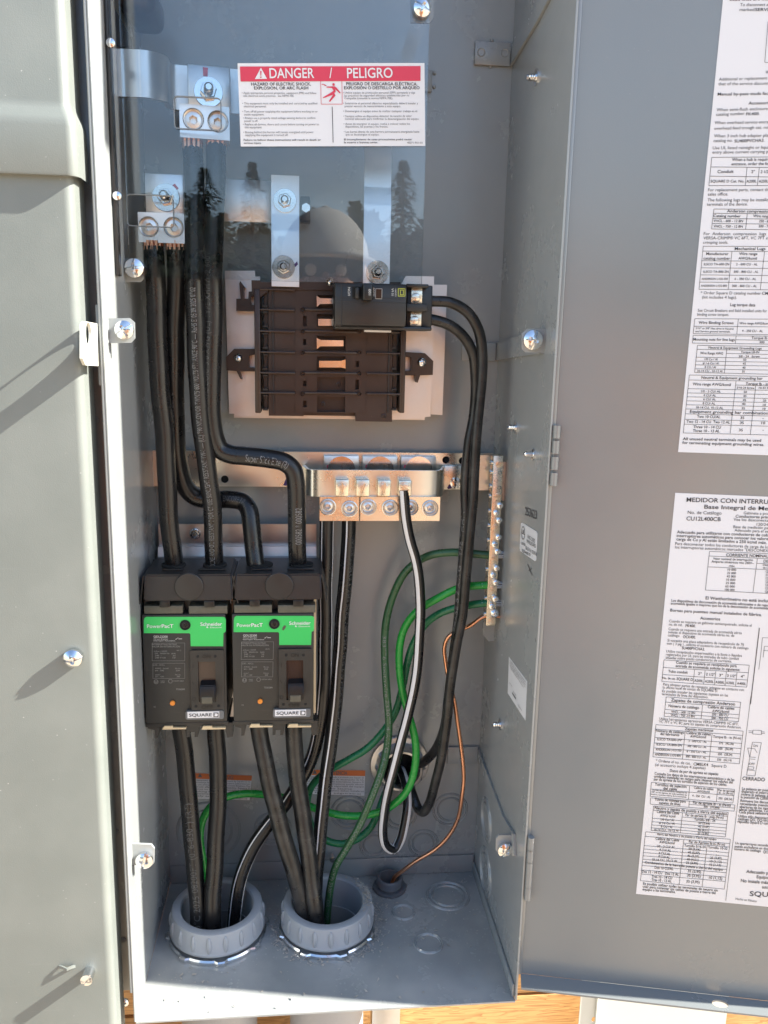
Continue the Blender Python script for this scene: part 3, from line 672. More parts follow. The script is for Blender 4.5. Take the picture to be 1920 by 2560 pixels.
p = Print(dl, zoom(1660, 600, 0.2532))
for a in ((385, 37, 632, 37, 28, 'crimping tools.'), (697, 100, 1000, 100, 28, 'Mechanical Lugs', 1), (415, 148, 635, 150, 26, 'Manufacturer', 1), (388, 193, 652, 195, 26, 'catalog number', 1), (740, 148, 920, 150, 26, 'Wire range', 1), (733, 193, 915, 195, 26, 'AWG/kcmil', 1),
          (393, 250, 642, 250, 22, 'ILSCO TA-600-2N', 1), (710, 250, 922, 252, 22, '2 - 600 CU - AL', 1), (387, 324, 636, 324, 22, 'ILSCO TA-800-2N', 1), (687, 324, 930, 326, 22, '300 - 800 CU - AL', 1), (370, 394, 628, 394, 20, 'ANDERSON L1D2-350', 1), (695, 394, 908, 396, 22, '6 - 350 CU - AL', 1),
          (362, 462, 620, 462, 20, 'ANDERSON L1D2-800', 1), (670, 464, 915, 466, 22, '300 - 800 CU - AL', 1), (360, 535, 955, 540, 28, '* Order Square D catalog number'), (965, 540, 1027, 541, 28, 'CM', 1), (375, 578, 718, 580, 28, '(kit includes 4 lugs).'),
          (653, 652, 900, 656, 28, 'Lug torque data', 1), (332, 708, 1015, 714, 28, 'See Circuit Breakers and field installed units for'), (328, 748, 640, 750, 28, 'binding screw torques.'), (340, 828, 685, 832, 27, 'Wire Binding Screws', 1), (742, 832, 1027, 836, 22, 'Wire range AWG/kcm', 1),
          (312, 880, 685, 886, 18, '5/16" or 3/8" Hex drive in Neutral', 1), (308, 910, 655, 914, 18, 'and Service ground terminals.', 1), (768, 907, 975, 910, 22, '4 - 250 CU - AL', 1), (288, 993, 698, 997, 26, 'Mounting nuts for line lugs', 1), (862, 978, 1018, 980, 24, 'Torque lb', 1), (940, 1018, 990, 1020, 20, '300', 1),
          (438, 1072, 963, 1082, 22, 'Neutral & Equipment Grounding Lugs', 1), (355, 1128, 582, 1132, 24, 'Wire Range AWG', 1), (757, 1116, 938, 1118, 20, 'Torque LB-IN', 1), (735, 1158, 945, 1160, 20, '3/8 - 24   Screw', 1), (400, 1186, 528, 1188, 20, '1/0 Cu / Al', 1), (780, 1192, 810, 1193, 20, '50', 1),
          (382, 1226, 538, 1228, 20, '# 1-6 Cu / Al', 1), (776, 1230, 806, 1231, 20, '45', 1), (400, 1264, 510, 1266, 20, '8 CU / Al', 1), (772, 1270, 802, 1271, 20, '40', 1), (328, 1302, 575, 1306, 20, '10-14 CU , 10-12 Al', 1), (768, 1308, 796, 1309, 20, '35', 1),
          (368, 1370, 973, 1380, 26, 'Neutral & Equipment grounding bar', 1), (282, 1434, 658, 1442, 26, 'Wire range AWG/kcmil', 1), (805, 1430, 1027, 1436, 26, 'Torque lb - in', 1), (716, 1467, 893, 1471, 20, '5/16-24 Screw', 1), (935, 1470, 1027, 1472, 20, '10-32 S', 1),
          (366, 1504, 558, 1506, 21, '1/0 - 3 CU/ AL', 1), (785, 1510, 817, 1511, 20, '50', 1), (388, 1543, 513, 1545, 21, '4 CU/ AL', 1), (780, 1550, 812, 1551, 20, '45', 1), (387, 1582, 510, 1584, 21, '6 CU/ AL', 1), (776, 1590, 808, 1591, 20, '45', 1), (975, 1595, 1008, 1596, 20, '25', 1), (380, 1622, 505, 1625, 21, '8 CU/ AL', 1), (768, 1628, 802, 1629, 20, '40', 1), (975, 1637, 1004, 1638, 20, '10', 1),
          (316, 1662, 583, 1668, 21, '10-14 CU, 10-12 AL', 1), (765, 1671, 797, 1672, 20, '35', 1), (972, 1676, 1000, 1677, 20, '10', 1), (255, 1706, 1027, 1724, 28, 'Equipment grounding bar combination', 1), (325, 1755, 555, 1760, 26, 'Two 10 CU/AL', 1), (752, 1766, 790, 1767, 25, '35', 1), (222, 1804, 650, 1812, 26, 'Two 12 - 14 CU  Two 12 AL', 1),
          (748, 1816, 786, 1817, 25, '35', 1), (960, 1818, 997, 1819, 25, '10', 1), (288, 1856, 560, 1862, 26, 'Three 10 - 14 CU', 1), (284, 1895, 548, 1900, 26, 'Three 10 - 12 AL', 1), (738, 1888, 776, 1889, 25, '35', 1), (185, 1975, 957, 1992, 27, 'All unused neutral terminals may be used', 1), (180, 2013, 988, 2034, 27, 'for terminating equipment grounding wires.', 1)): p.T(*a)
for a in ((387, 62, 345, 487), (387, 62, 1027, 64), (380, 110, 1027, 114), (370, 205, 1027, 210), (363, 275, 1027, 281), (357, 345, 1027, 351), (350, 416, 1027, 422), (345, 487, 1027, 492), (670, 112, 633, 487), (992, 114, 950, 490),
          (303, 777, 288, 925), (303, 777, 1027, 782), (296, 852, 1027, 858), (288, 925, 1027, 935), (733, 780, 718, 930), (287, 942, 278, 1018), (287, 942, 1027, 950), (278, 1018, 1027, 1028), (712, 946, 703, 1022), (708, 985, 1027, 991),
          (330, 1040, 302, 1308), (330, 1040, 1027, 1052), (325, 1080, 1027, 1092), (616, 1120, 1027, 1130), (314, 1157, 1027, 1168), (310, 1196, 1027, 1206), (307, 1233, 1027, 1244), (304, 1272, 1027, 1284), (302, 1308, 1027, 1325), (618, 1086, 596, 1312),
          (250, 1333, 190, 1905), (250, 1333, 1027, 1347), (243, 1382, 1027, 1396), (706, 1432, 1027, 1440), (235, 1468, 1027, 1484), (230, 1510, 1027, 1525), (226, 1548, 1027, 1564), (222, 1588, 1027, 1604), (219, 1627, 1027, 1644), (215, 1668, 1027, 1685), (209, 1716, 1027, 1738), (204, 1770, 1027, 1788), (198, 1818, 1027, 1838), (190, 1905, 1027, 1925), (710, 1394, 652, 1912), (905, 1440, 852, 1918)): p.L(*a, 4)
p.L(970, 1878, 985, 1879, 4); p.L(970, 1762, 985, 1763, 4); p.done('print', INK, sh1)
p = Print(dl, zoom(1600, 1200, 0.2532))
for a in ((458, 214, 1264, 236, 42, 'MEDIDOR CON INTERRU', 1), (633, 282, 1264, 300, 38, 'Base Integral de Me', 1), (470, 334, 803, 342, 32, 'No. de Catálogo'), (457, 398, 795, 406, 38, 'CU12L400CB', 1), (1022, 338, 1264, 345, 27, 'Gabinete a pru'), (942, 370, 1264, 380, 27, 'Conductores prin', 1), (922, 402, 1264, 412, 27, 'Vea los desconecta'),
          (1150, 450, 1264, 454, 27, '120/24'), (920, 474, 1264, 486, 27, 'Base de medición pa'), (932, 508, 1264, 520, 27, 'Adecuado para el se'), (364, 526, 1264, 558, 28, 'Adecuado para utilizarse con conductores de cob', 1), (361, 562, 1264, 594, 28, 'interruptores automáticos para conocer los valore', 1), (358, 596, 1250, 632, 28, 'carga de Cu y Al están limitados a 250 kcmil máx.', 1),
          (347, 640, 1264, 676, 28, 'Para desconectar todos los conductores de carga de lo'), (345, 675, 1264, 712, 28, 'los interruptores automáticos marcados "DESCONEX'), (850, 752, 1264, 765, 28, 'CORRIENTE NOMINAL', 1), (720, 786, 1113, 800, 22, 'Valor nominal de interrupción', 1), (705, 814, 1122, 832, 22, 'Amperes simétricos rmc 240V~', 1), (878, 856, 938, 858, 20, 'máx.', 1), (1218, 814, 1264, 816, 28, 'DE', 1), (1212, 846, 1264, 849, 20, 'Desi', 1), (1212, 874, 1264, 877, 20, 'de C', 1)): p.T(*a)
for k, t in enumerate(('10 000', '22 000', '42 000', '10 000', '25 000', '65 000', '100 000')): p.T(864-k*4.6, 894+k*33, 948-k*2.6, 897+k*33, 21, t, 1)
for k, t in enumerate(('Q', 'QO', 'Q', 'Q', 'Q', 'Q', 'QJ')): p.T(1240-k*1, 912+k*33, 1264, 913+k*33, 21, t, 1)
for a in ((646, 1178, 1264, 1208, 30, 'El Watthorímetro no está inclui', 1), (308, 1200, 1264, 1248, 25, 'Los dispositivos de desconexión de acometida adicionales o de repu', 1), (303, 1228, 1264, 1278, 25, 'acometida iguales o mayores que los de la desconexión de acometida', 1), (298, 1298, 1200, 1344, 28, 'Bornes para puenteo manual instalados de fábrica.', 1), (592, 1376, 790, 1386, 28, 'Accesorios', 1),
          (287, 1404, 1100, 1448, 26, 'Cuando se requiera un gabinete semiempotrado, solicite el'), (284, 1436, 418, 1442, 25, 'no. de cat.'), (448, 1450, 548, 1454, 27, 'FK400.', 1), (280, 1482, 1003, 1522, 26, 'Cuando se requiera una entrada de acometida aérea'), (277, 1513, 930, 1548, 26, 'solicite el dispositivo de acometida aérea no. de'), (274, 1543, 388, 1549, 25, 'catálogo'), (424, 1560, 548, 1565, 27, 'OCK400.', 1),
          (270, 1594, 1025, 1636, 26, 'Si necesita una placa adaptadora de receptáculo de 76'), (266, 1625, 1070, 1672, 26, 'mm ( 3 plg ) , solicite el accesorio con número de catálogo'), (413, 1670, 638, 1684, 27, 'SU400PVCHA3.', 1), (260, 1702, 1005, 1746, 26, 'Utilice receptáculos impermeables a la lluvia o líquidos'), (256, 1733, 976, 1776, 26, 'registrados por UL para las entradas de tubo conduit'), (252, 1764, 905, 1802, 26, 'situadas sobre piezas conductoras de corriente.'),
          (355, 1812, 953, 1848, 26, 'Cuando se requiera un receptaculo para', 1), (350, 1846, 985, 1886, 26, 'entrada de acometida solicite lo siguiente:', 1), (278, 1900, 470, 1912, 26, 'Tubo conduit', 1), (572, 1922, 606, 1924, 25, '2"', 1), (650, 1928, 736, 1934, 25, '2 1/2"', 1), (780, 1938, 815, 1940, 25, '3"', 1), (858, 1942, 945, 1948, 25, '3 1/2"', 1), (992, 1950, 1028, 1952, 25, '4"', 1),
          (222, 1964, 350, 1972, 21, 'No. de cat.', 1), (360, 1974, 520, 1984, 26, 'SQUARE D', 1), (534, 1990, 622, 1996, 24, 'A200L', 1), (638, 1998, 726, 2004, 24, 'A250L', 1), (742, 2006, 832, 2012, 24, 'A300L', 1), (846, 2012, 932, 2018, 24, 'A350L', 1), (955, 2018, 1046, 2024, 24, 'A400L', 1),
          (228, 2028, 1025, 2084, 26, 'Para obtener partes de repuesto, póngase en contacto con'), (224, 2058, 768, 2094, 26, 'la oficina local de ventas de SQUARE D.'), (220, 2094, 868, 2138, 26, 'Es posible instalar las siguientes zapatas en las'), (216, 2124, 672, 2156, 26, 'terminales de línea del dispositivo.')): p.T(*a)
for a in ((686, 705, 645, 1086), (686, 705, 1264, 726), (682, 750, 1264, 776), (672, 857, 1264, 885), (645, 1086, 1264, 1120), (1158, 775, 1115, 1108), (1152, 822, 1264, 828), (236, 1776, 216, 1988), (236, 1776, 1078, 1828), (228, 1850, 1068, 1902), (222, 1920, 1060, 1974), (216, 1988, 1053, 2044), (1078, 1828, 1053, 2044), (538, 1872, 525, 2006), (642, 1880, 628, 2014), (748, 1888, 733, 2020), (852, 1894, 838, 2028), (957, 1900, 942, 2036)): p.L(*a, 4)
p.L(1178, 1460, 1090, 2212, 8); p.L(1208, 1556, 1264, 1558, 4); p.L(1208, 1556, 1190, 1735, 4); p.L(1228, 1640, 1264, 1642, 4); p.L(1228, 1640, 1215, 1750, 4); p.L(1190, 1735, 1172, 1870, 4); p.L(1218, 1682, 1264, 1686, 4)
p.done('print', INK, sh2)
p = Print(dl, zoom(1560, 1740, 0.2532))
for a in ((463, 52, 1095, 94, 30, 'Zapatas de compresión Anderson', 1), (438, 108, 740, 128, 27, 'Número de catálogo', 1), (826, 118, 1088, 136, 26, 'Calibre de cables', 1), (870, 158, 1036, 168, 26, 'AWG/kcmil', 1), (465, 164, 700, 178, 21, 'VHCL - 600 -12 BN', 1), (866, 190, 1028, 200, 21, '250 - 600 CU', 1), (460, 198, 695, 212, 21, 'VHCL - 750 -12 BN', 1), (862, 226, 1026, 236, 21, '500 - 750 CU', 1),
          (348, 234, 1128, 290, 26, 'Utilice herramientas opresoras VERSA-CRIMP® VC 6FT,'), (345, 264, 1155, 322, 26, 'VC 7FT o VC 8C para las zapatas de compresión Anderson.'), (600, 335, 880, 352, 26, 'Zapatas mecánicas', 1), (316, 352, 595, 372, 25, 'Número de catálogo', 1), (358, 384, 545, 396, 25, 'del fabricante', 1), (614, 374, 855, 390, 25, 'Calibre de cables', 1), (652, 408, 808, 418, 25, 'AWG/kcmil', 1), (878, 412, 1155, 428, 25, 'Torque lb - in (N-m)', 1)): p.T(*a)
for k, (a_, b_, c_) in enumerate((('ILSCO TA-600-2N*', '2 - 600 CU - AL', '375   (42,36)'), ('ILSCO TA-800-2N', '300 - 800 CU - AL', '500   (56,49)'), ('ANDERSON L1D2-350', '6 - 350 CU - AL', '250   (28,24)'), ('ANDERSON L1D2-800', '300 - 800 CU - AL', '550   (62,14)'))):
    p.T(328-k*8, 436+k*50, 575-k*5, 446+k*51, 22, a_, 1); p.T(636-k*9, 452+k*51, 815-k*2, 462+k*52, 21, b_, 1); p.T(936-k*6, 474+k*54, 1082-k*7, 482+k*54, 21, c_, 1)
for a in ((313, 650, 655, 678, 28, '* Ordene el no. de cat.'), (685, 684, 830, 692, 28, 'CMELK4', 1), (862, 698, 1010, 708, 28, 'Square D'), (307, 690, 803, 724, 28, '(el accesorio incluye 4 zapatas)'), (452, 748, 930, 782, 27, 'Datos de par de apriete en zapatas', 1), (300, 776, 1088, 838, 26, 'Consulte los datos de los interruptores automáticos y de las', 1), (297, 804, 1072, 864, 26, 'unidades instaladas en campo para obtener los valores del', 1), (294, 832, 1015, 888, 26, 'par de apriete de los tornillos de sujeción de los cables.', 1),
          (304, 884, 616, 908, 27, 'Tornillos de sujeción', 1), (388, 922, 522, 932, 26, 'del cable', 1), (688, 914, 882, 930, 22, 'Calibre de cables', 1), (722, 948, 845, 956, 20, 'AWG/kcmil', 1), (930, 938, 1088, 950, 22, 'Par de apriete', 1), (936, 964, 1074, 974, 20, 'lb - in (N-m)', 1), (274, 932, 622, 962, 14, 'Tornillo de accionamiento hexagonal de', 1), (270, 952, 620, 984, 14, '3/8" en las zapatas de cada terminal de', 1), (267, 974, 615, 1004, 14, 'neutro y puesta a tierra de la acometida', 1), (672, 992, 852, 1008, 21, '4 - 250  CU - AL', 1), (930, 1018, 1066, 1030, 21, '250  (28,24)', 1),
          (302, 1030, 608, 1054, 26, 'Tuerca de montaje para', 1), (344, 1064, 556, 1080, 25, 'zapatas de línea', 1), (680, 1062, 1052, 1092, 26, 'Par de apriete lb - in (N-m)', 1), (786, 1100, 942, 1112, 20, '300   (33,888)', 1), (302, 1116, 1016, 1176, 28, 'Neutro y zapata de puesta a tierra del equipo', 1), (322, 1152, 543, 1170, 26, 'Calibre del Cable', 1), (356, 1190, 506, 1200, 25, 'AWG/ kcmil', 1), (606, 1184, 982, 1212, 24, 'Par de apriete lb - pulg (N-m)', 1), (692, 1228, 900, 1244, 24, 'Tornillo 3/8 - 24', 1)): p.T(*a)
for k, (a_, b_) in enumerate((('1/0 Cu / Al', '50 (5.64)'), ('# 1-6 Cu / Al', '45 (5.07)'), ('8 CU / Al', '40 (4.51)'), ('10-14 CU , 10-12 Al', '35 (3.95)'))):
    p.T(362-(16 if k == 1 else (-2 if k == 2 else (66 if k == 3 else 0))), 1228+k*34, 492+(6 if k == 1 else (-18 if k == 2 else (44 if k == 3 else 0))), 1236+k*34, 21, a_, 1); p.T(734-k*3, 1262+k*34, 846-k*4, 1270+k*34, 21, b_, 1)
p.T(328, 1372, 912, 1424, 22, 'Barra del Neutro y de puesta a Tierra del equipo', 1); p.T(310, 1418, 543, 1436, 25, 'Calibre del Cable', 1); p.T(348, 1452, 498, 1464, 25, 'AWG/kcmil', 1); p.T(640, 1448, 995, 1478, 24, 'Par de Apriete lb-in (N m)', 1); p.T(594, 1486, 805, 1502, 23, 'Tornillo 5/16-24', 1); p.T(828, 1502, 1020, 1518, 23, 'Tornillo 10-32', 1)
for k, (a_, b_, c_) in enumerate((('1/0 - 3 CU/ AL', '50 (5,64)', '- -'), ('4 CU/ AL', '45 (5,07)', '- -'), ('6 CU/ AL', '45 (5,07)', '25 (2,82)'), ('8 CU/ AL', '40 (4,51)', '10 (1,12)'), ('10-14 CU, 10-12 AL', '35 (3,95)', '10 (1,12)'))):
    p.T((325, 348, 342, 338, 278)[k], 1492+k*33, (504, 462, 456, 452, 530)[k], 1504+k*34, 22, a_, 1); p.T(636-k*6, 1518+k*34, 752-k*6, 1527+k*34, 21, b_, 1); p.T((905, 905, 850, 846, 842)[k], 1538+k*34, (936, 934, 966, 962, 956)[k], 1544+k*34, 21, c_, 1)
for a in ((205, 1652, 975, 1724, 25, 'Combinacion de la barra de puesta a tierra del equipo', 1), (302, 1704, 486, 1718, 25, 'Dos 10 CU/AL', 1), (628, 1738, 760, 1750, 25, '35 (3,95)', 1), (176, 1742, 540, 1774, 25, 'Dos 12 - 14 CU   Dos 12 AL', 1), (622, 1780, 755, 1792, 25, '35 (3,95)', 1), (838, 1802, 968, 1814, 25, '10 (1,12)', 1), (272, 1792, 475, 1808, 25, 'Tres 10 - 14 CU', 1), (270, 1824, 468, 1840, 25, 'Tres 10 - 12 AL', 1), (614, 1840, 746, 1850, 25, '35 (3,95)', 1),
          (188, 1862, 924, 1930, 25, 'Es posible utilizar todas las terminales de neutro sin', 1), (185, 1890, 903, 1956, 25, 'usar para conectar los cables de puesta a tierra del', 1), (182, 1918, 508, 1946, 25, 'equipo a las terminales.', 1),
          (1274, 500, 1318, 503, 22, 'ON'), (1232, 678, 1290, 682, 22, 'OFF'), (1168, 828, 1388, 842, 34, 'CERRADO', 1), (1163, 924, 1422, 942, 26, 'La palanca en posi', 1), (1158, 952, 1422, 970, 26, 'disparado el interru', 1), (1155, 980, 1422, 998, 26, 'mueva la palanca a', 1), (1152, 1008, 1422, 1026, 26, 'la posición de CERR', 1), (1148, 1044, 1422, 1062, 26, 'Remueva los discos', 1), (1145, 1074, 1422, 1092, 26, 'necesitando cuando', 1), (1140, 1104, 1422, 1122, 26, 'aberturas de los inte', 1), (1137, 1130, 1422, 1148, 26, 'placas selladoras. Co', 1), (1133, 1156, 1422, 1174, 26, 'Cada placa selladora', 1),
          (1128, 1196, 1422, 1216, 26, 'Utilice sólo desconect', 1), (1125, 1224, 1422, 1244, 26, 'catálogo QO, QO-VH,', 1), (1120, 1250, 1422, 1270, 26, 'repuesto Square D con', 1), (1096, 1462, 1422, 1486, 24, 'Un apartarrayos secunda', 1), (1092, 1494, 1422, 1518, 24, 'puede enchufarse en dos', 1), (1088, 1520, 1350, 1540, 24, 'número de catálogo', 1), (1374, 1550, 1422, 1553, 27, 'QO', 1), (1206, 1745, 1422, 1762, 31, 'Adecuado p', 1), (1308, 1798, 1422, 1806, 31, 'Equipo', 1), (1152, 1836, 1422, 1856, 31, 'No instale más', 1), (1362, 1898, 1422, 1902, 30, 'auto', 1), (1240, 1972, 1422, 1982, 46, 'SQU', 1), (1100, 2010, 1308, 2036, 22, 'Hecho en México')): p.T(*a)
for a in ((416, 8, 396, 200), (416, 8, 1152, 60), (410, 60, 1145, 112), (402, 132, 1138, 184), (400, 168, 1134, 220), (396, 200, 1130, 252), (1152, 60, 1130, 252), (776, 86, 760, 226), (315, 282, 285, 600), (315, 282, 1176, 346), (308, 326, 1170, 388), (300, 408, 1165, 468), (296, 462, 1158, 518), (292, 512, 1150, 570), (288, 560, 1145, 618), (285, 600, 1138, 668), (1176, 346, 1138, 668), (604, 346, 576, 622), (870, 366, 840, 644),
          (270, 852, 258, 990), (270, 852, 1092, 922), (268, 918, 1086, 984), (258, 990, 1075, 1056), (1092, 922, 1075, 1056), (648, 884, 636, 1018), (925, 908, 912, 1040), (262, 1005, 258, 1066), (262, 1005, 1095, 1075), (258, 1066, 1088, 1136), (1095, 1075, 1088, 1136), (644, 1036, 640, 1096), (642, 1068, 1092, 1106), (292, 1086, 268, 1326), (292, 1086, 1028, 1148), (290, 1128, 1024, 1188), (578, 1194, 1018, 1230), (282, 1206, 1014, 1268), (278, 1240, 1010, 1302), (274, 1272, 1006, 1334), (271, 1300, 1003, 1362), (268, 1326, 1000, 1390), (1028, 1148, 1000, 1390), (578, 1152, 556, 1350),
          (213, 1340, 162, 1822), (213, 1340, 1050, 1414), (208, 1384, 1045, 1456), (588, 1452, 1040, 1490), (198, 1476, 1036, 1548), (194, 1510, 1032, 1582), (190, 1544, 1028, 1616), (186, 1576, 1024, 1648), (182, 1610, 1020, 1682), (180, 1640, 1016, 1712), (176, 1672, 1010, 1744), (172, 1716, 1006, 1788), (168, 1756, 1000, 1830), (162, 1822, 990, 1906), (1050, 1414, 990, 1906), (590, 1416, 544, 1862), (820, 1478, 770, 1886), (1252, 0, 1004, 2018)): p.L(*a, 4)
for a in ((1230, 342, 1272, 346), (1230, 358, 1272, 362), (1272, 336, 1358, 340), (1358, 340, 1356, 380), (1356, 380, 1270, 374), (1270, 374, 1272, 336), (1358, 352, 1390, 355), (1356, 366, 1390, 370), (1268, 455, 1210, 780), (1268, 455, 1356, 460), (1356, 460, 1292, 788), (1292, 788, 1210, 780), (1220, 512, 1290, 520), (1220, 512, 1240, 600), (1290, 520, 1314, 560), (1240, 600, 1300, 606), (1246, 620, 1296, 626), (1228, 695, 1282, 700), (1282, 700, 1276, 724), (1276, 724, 1222, 718), (1222, 718, 1228, 695), (1214, 728, 1290, 736)): p.L(*a, 4)
p.done('print', INK, sh2)

# ---- meter cover at the left, in full sun
cov = thing('meter_cover', (-0.33, -0.2, ZF-0.05), 'sunlit grey steel meter cover left of the open compartment', 'cover')
YC = -0.196
def cover_sheet(name, rows, xl, m, r=0.006, ret=0.03, bottom=True):
    """sheet lofted through rows (z, y, right edge x), its right edge rolled back"""
    bm = B(); gr = []
    for z_, y_, xe in rows:
        row = [bm.verts.new((xl+(xe-r-xl)*i/4, y_, z_)) for i in range(5)]
        for i in range(1, 8):
            a = rad(90*i/7); row.append(bm.verts.new((xe-r+r*math.sin(a), y_+r-r*math.cos(a), z_)))
        row.append(bm.verts.new((xe, y_+ret, z_))); gr.append(row)
    for a, b in zip(gr, gr[1:]):
        for i in range(len(a)-1): bm.faces.new((a[i], a[i+1], b[i+1], b[i]))
    if bottom:
        lo = gr[-1]; up = [bm.verts.new((v.co.x, max(v.co.y, YC-0.001)+0.004, v.co.z+0.0004)) for v in lo]
        for i in range(len(lo)-1): bm.faces.new((lo[i], lo[i+1], up[i+1], up[i]))
    return obj(name, bm, m, cov, 40)
xe = at(200, 720, YC+0.006).x
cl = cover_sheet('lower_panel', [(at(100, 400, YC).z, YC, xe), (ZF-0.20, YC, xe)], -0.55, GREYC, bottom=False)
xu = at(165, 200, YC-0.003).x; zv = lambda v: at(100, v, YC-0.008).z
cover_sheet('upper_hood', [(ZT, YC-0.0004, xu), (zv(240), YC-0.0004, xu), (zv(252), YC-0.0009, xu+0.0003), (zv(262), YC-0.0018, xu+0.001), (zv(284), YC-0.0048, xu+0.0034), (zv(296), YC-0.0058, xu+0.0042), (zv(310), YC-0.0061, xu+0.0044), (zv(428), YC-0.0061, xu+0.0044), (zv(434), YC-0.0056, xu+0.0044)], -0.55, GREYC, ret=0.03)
screw('screw', at(184, 1643, YC-0.0012), 0.0066, cl, 'combo', spin=0.2, side=0.5, dome=0.5)
obj('screw_shank', lathe(B(), [(0.0024, 0), (0.0024, 0.003), (0, 0.003)], frame(at(184, 1643, YC), FRONT), 16), ZINC, cl)
st = at(224, 2428, YC); obj('slotted_stud', lathe(B(), [(0.0046, 0), (0.0046, 0.0085)], frame(st, FRONT), 20), ZINC, cl)
screw('slotted_stud_head', st+Vector((0, -0.0085, 0)), 0.0046, cl, 'slot', spin=0.9, side=0.3, dome=0.15)
# lanced loop beside the stud
lp = [at(146, 2420, YC), at(156, 2423, YC-0.0026), at(167, 2428, YC-0.0038), at(178, 2423, YC-0.0026), at(189, 2419, YC)]
bm = B(); pv = None
for q in lp:
    rr = [bm.verts.new(q+Vector((0, 0, 0.0))), bm.verts.new(q+Vector((0, 0.0, 0.0022))), bm.verts.new(q+Vector((0, 0.0012, 0.0022))), bm.verts.new(q+Vector((0, 0.0012, 0)))]
    if pv:
        for i in range(4): bm.faces.new((pv[i], pv[(i+1) % 4], rr[(i+1) % 4], rr[i]))
    pv = rr
obj('lanced_loop', bm, GREYC, cl)

# ================================================================ THINGS INSIDE
# ---- clear barrier with the danger label
YP = -0.105
bar = thing('clear_barrier', (0, YP, at(700, 702, YP).z), 'clear plastic barrier sheet with red danger label, screwed over the upper terminals', 'barrier')
x0, x1, z0, z1 = rect(306, -200, 1068, 702, YP)
def cut(u0, v0, u1, v1): a, b, c, d = rect(u0, v0, u1, v1, YP); return rrect(a, b, c, d, 0.003, 4)[::-1]
bm = prism(B(), rrect(x0, x1, z0, ZT-0.01), [cut(434, 241, 553, 324), cut(316, 486, 434, 567)], fY(YP), 0.003)
obj('clear_sheet', bm, CLEAR, bar, 0)
for c in ((434, 241, 553, 324), (316, 486, 434, 567)):
    a_, b_, c_, d_ = rect(*c, YP); w_ = 0.0007
    obj('cutout_edge', prism(B(), rrect(a_, b_, c_, d_, 0.003, 4), [rrect(a_+w_, b_-w_, c_+w_, d_-w_, 0.0022, 4)[::-1]], fY(YP+0.0003), 0.0024), GREYD, bar)
def clip(pix, Y, su, sv, sr, spin):
    t = pplate('mounting_clip', pix, Y, 0.0022, GREY, bar, bev=0.0005); return t
clip([(300, 646), (350, 646), (359, 656), (359, 697), (352, 705), (300, 705)], YP+0.0052, 0, 0, 0, 0)
screw('screw', at(337, 671, YP-0.0004), 23*mpp(337, 671, YP), bar, 'combo', spin=0.15, side=0.5, dome=0.3)
clip([(1027, -30), (1076, -30), (1084, -18), (1083, 44), (1074, 58), (1027, 56)], YP+0.0052, 0, 0, 0, 0)
screw('screw', at(1055, 22, YP-0.0004), 22*mpp(1055, 22, YP), bar, 'combo', spin=-0.5, side=0.5, dome=0.3)
pplate('support_post', [(1028, 56), (1068, 56), (1030, 160), (995, 160)], YP+0.05, 0.003, GREY, bar)
pp = planeY(YP); pl1 = onp(pp, 0.0005)
# the label, slightly out of square as it was stuck on
s = sticker(bar, pp, [(594, 158.5), (1061, 158), (1063, 365), (602, 366.5)], 'danger_label', lift=0.0004)
z = zoom(580, 140, 0.3014); p = Print(pl1, z); p.P([(66, 88), (1564, 84), (1563, 207), (72, 212)]); p.done('red_header', RED, s)
pl2 = onp(pp, 0.0008); p = Print(pl2, z)
p.T(313, 184, 683, 182, 82, 'DANGER', 1); p.T(955, 183, 1333, 180, 82, 'PELIGRO', 1); p.P([(822, 97), (830, 97), (816, 184), (808, 184)])
p.P([(240, 98), (291, 190), (190, 192)]); p.done('white_lettering', PAPER, s)
p = Print(onp(pp, 0.0011), z); p.P([(233, 125), (246, 125), (242, 165), (237, 165)]); p.P([(234, 172), (245, 172), (245, 182), (234, 182)]); p.done('exclamation_mark', RED, s)
p = Print(pl1, z)
for a in ((735, 210, 740, 400), (740, 400, 915, 400), (915, 400, 911, 208)): p.L(*a, 3.5)
p.P([(834, 228), (848, 226), (853, 236), (850, 246), (838, 248), (832, 238)]); p.P([(784, 254), (850, 252), (866, 262), (902, 306), (894, 311), (856, 276), (860, 300), (848, 306), (858, 330), (812, 381), (803, 376), (838, 322), (758, 351), (754, 344), (824, 302), (842, 288), (830, 266), (784, 262)])
p.L(744, 236, 762, 236, 5); p.L(762, 236, 782, 247, 5); p.L(766, 246, 784, 247, 4); p.done('shock_pictogram', RED, s)
p = Print(pl1, z)
for a in ((160, 246, 655, 245, 25, 'HAZARD OF ELECTRIC SHOCK,', 1), (184, 279, 633, 278, 25, 'EXPLOSION, OR ARC FLASH', 1), (948, 243, 1537, 245, 25, 'PELIGRO DE DESCARGA ELÉCTRICA,', 1), (930, 277, 1556, 276, 25, 'EXPLOSIÓN O DESTELLO POR ARQUEO', 1),
          (98, 704, 737, 703, 15, 'Failure to follow these instructions will result in death or', 1), (100, 729, 244, 729, 15, 'serious injury.', 1), (930, 700, 1494, 699, 15, 'El incumplimiento de estas precauciones podrá causar', 1), (930, 724, 1210, 724, 15, 'la muerte o lesiones serias.', 1)): p.T(*a)
p.L(831, 420, 839, 718, 5); p.done('heading_print', INK, s)
p = Print(pl1, z)
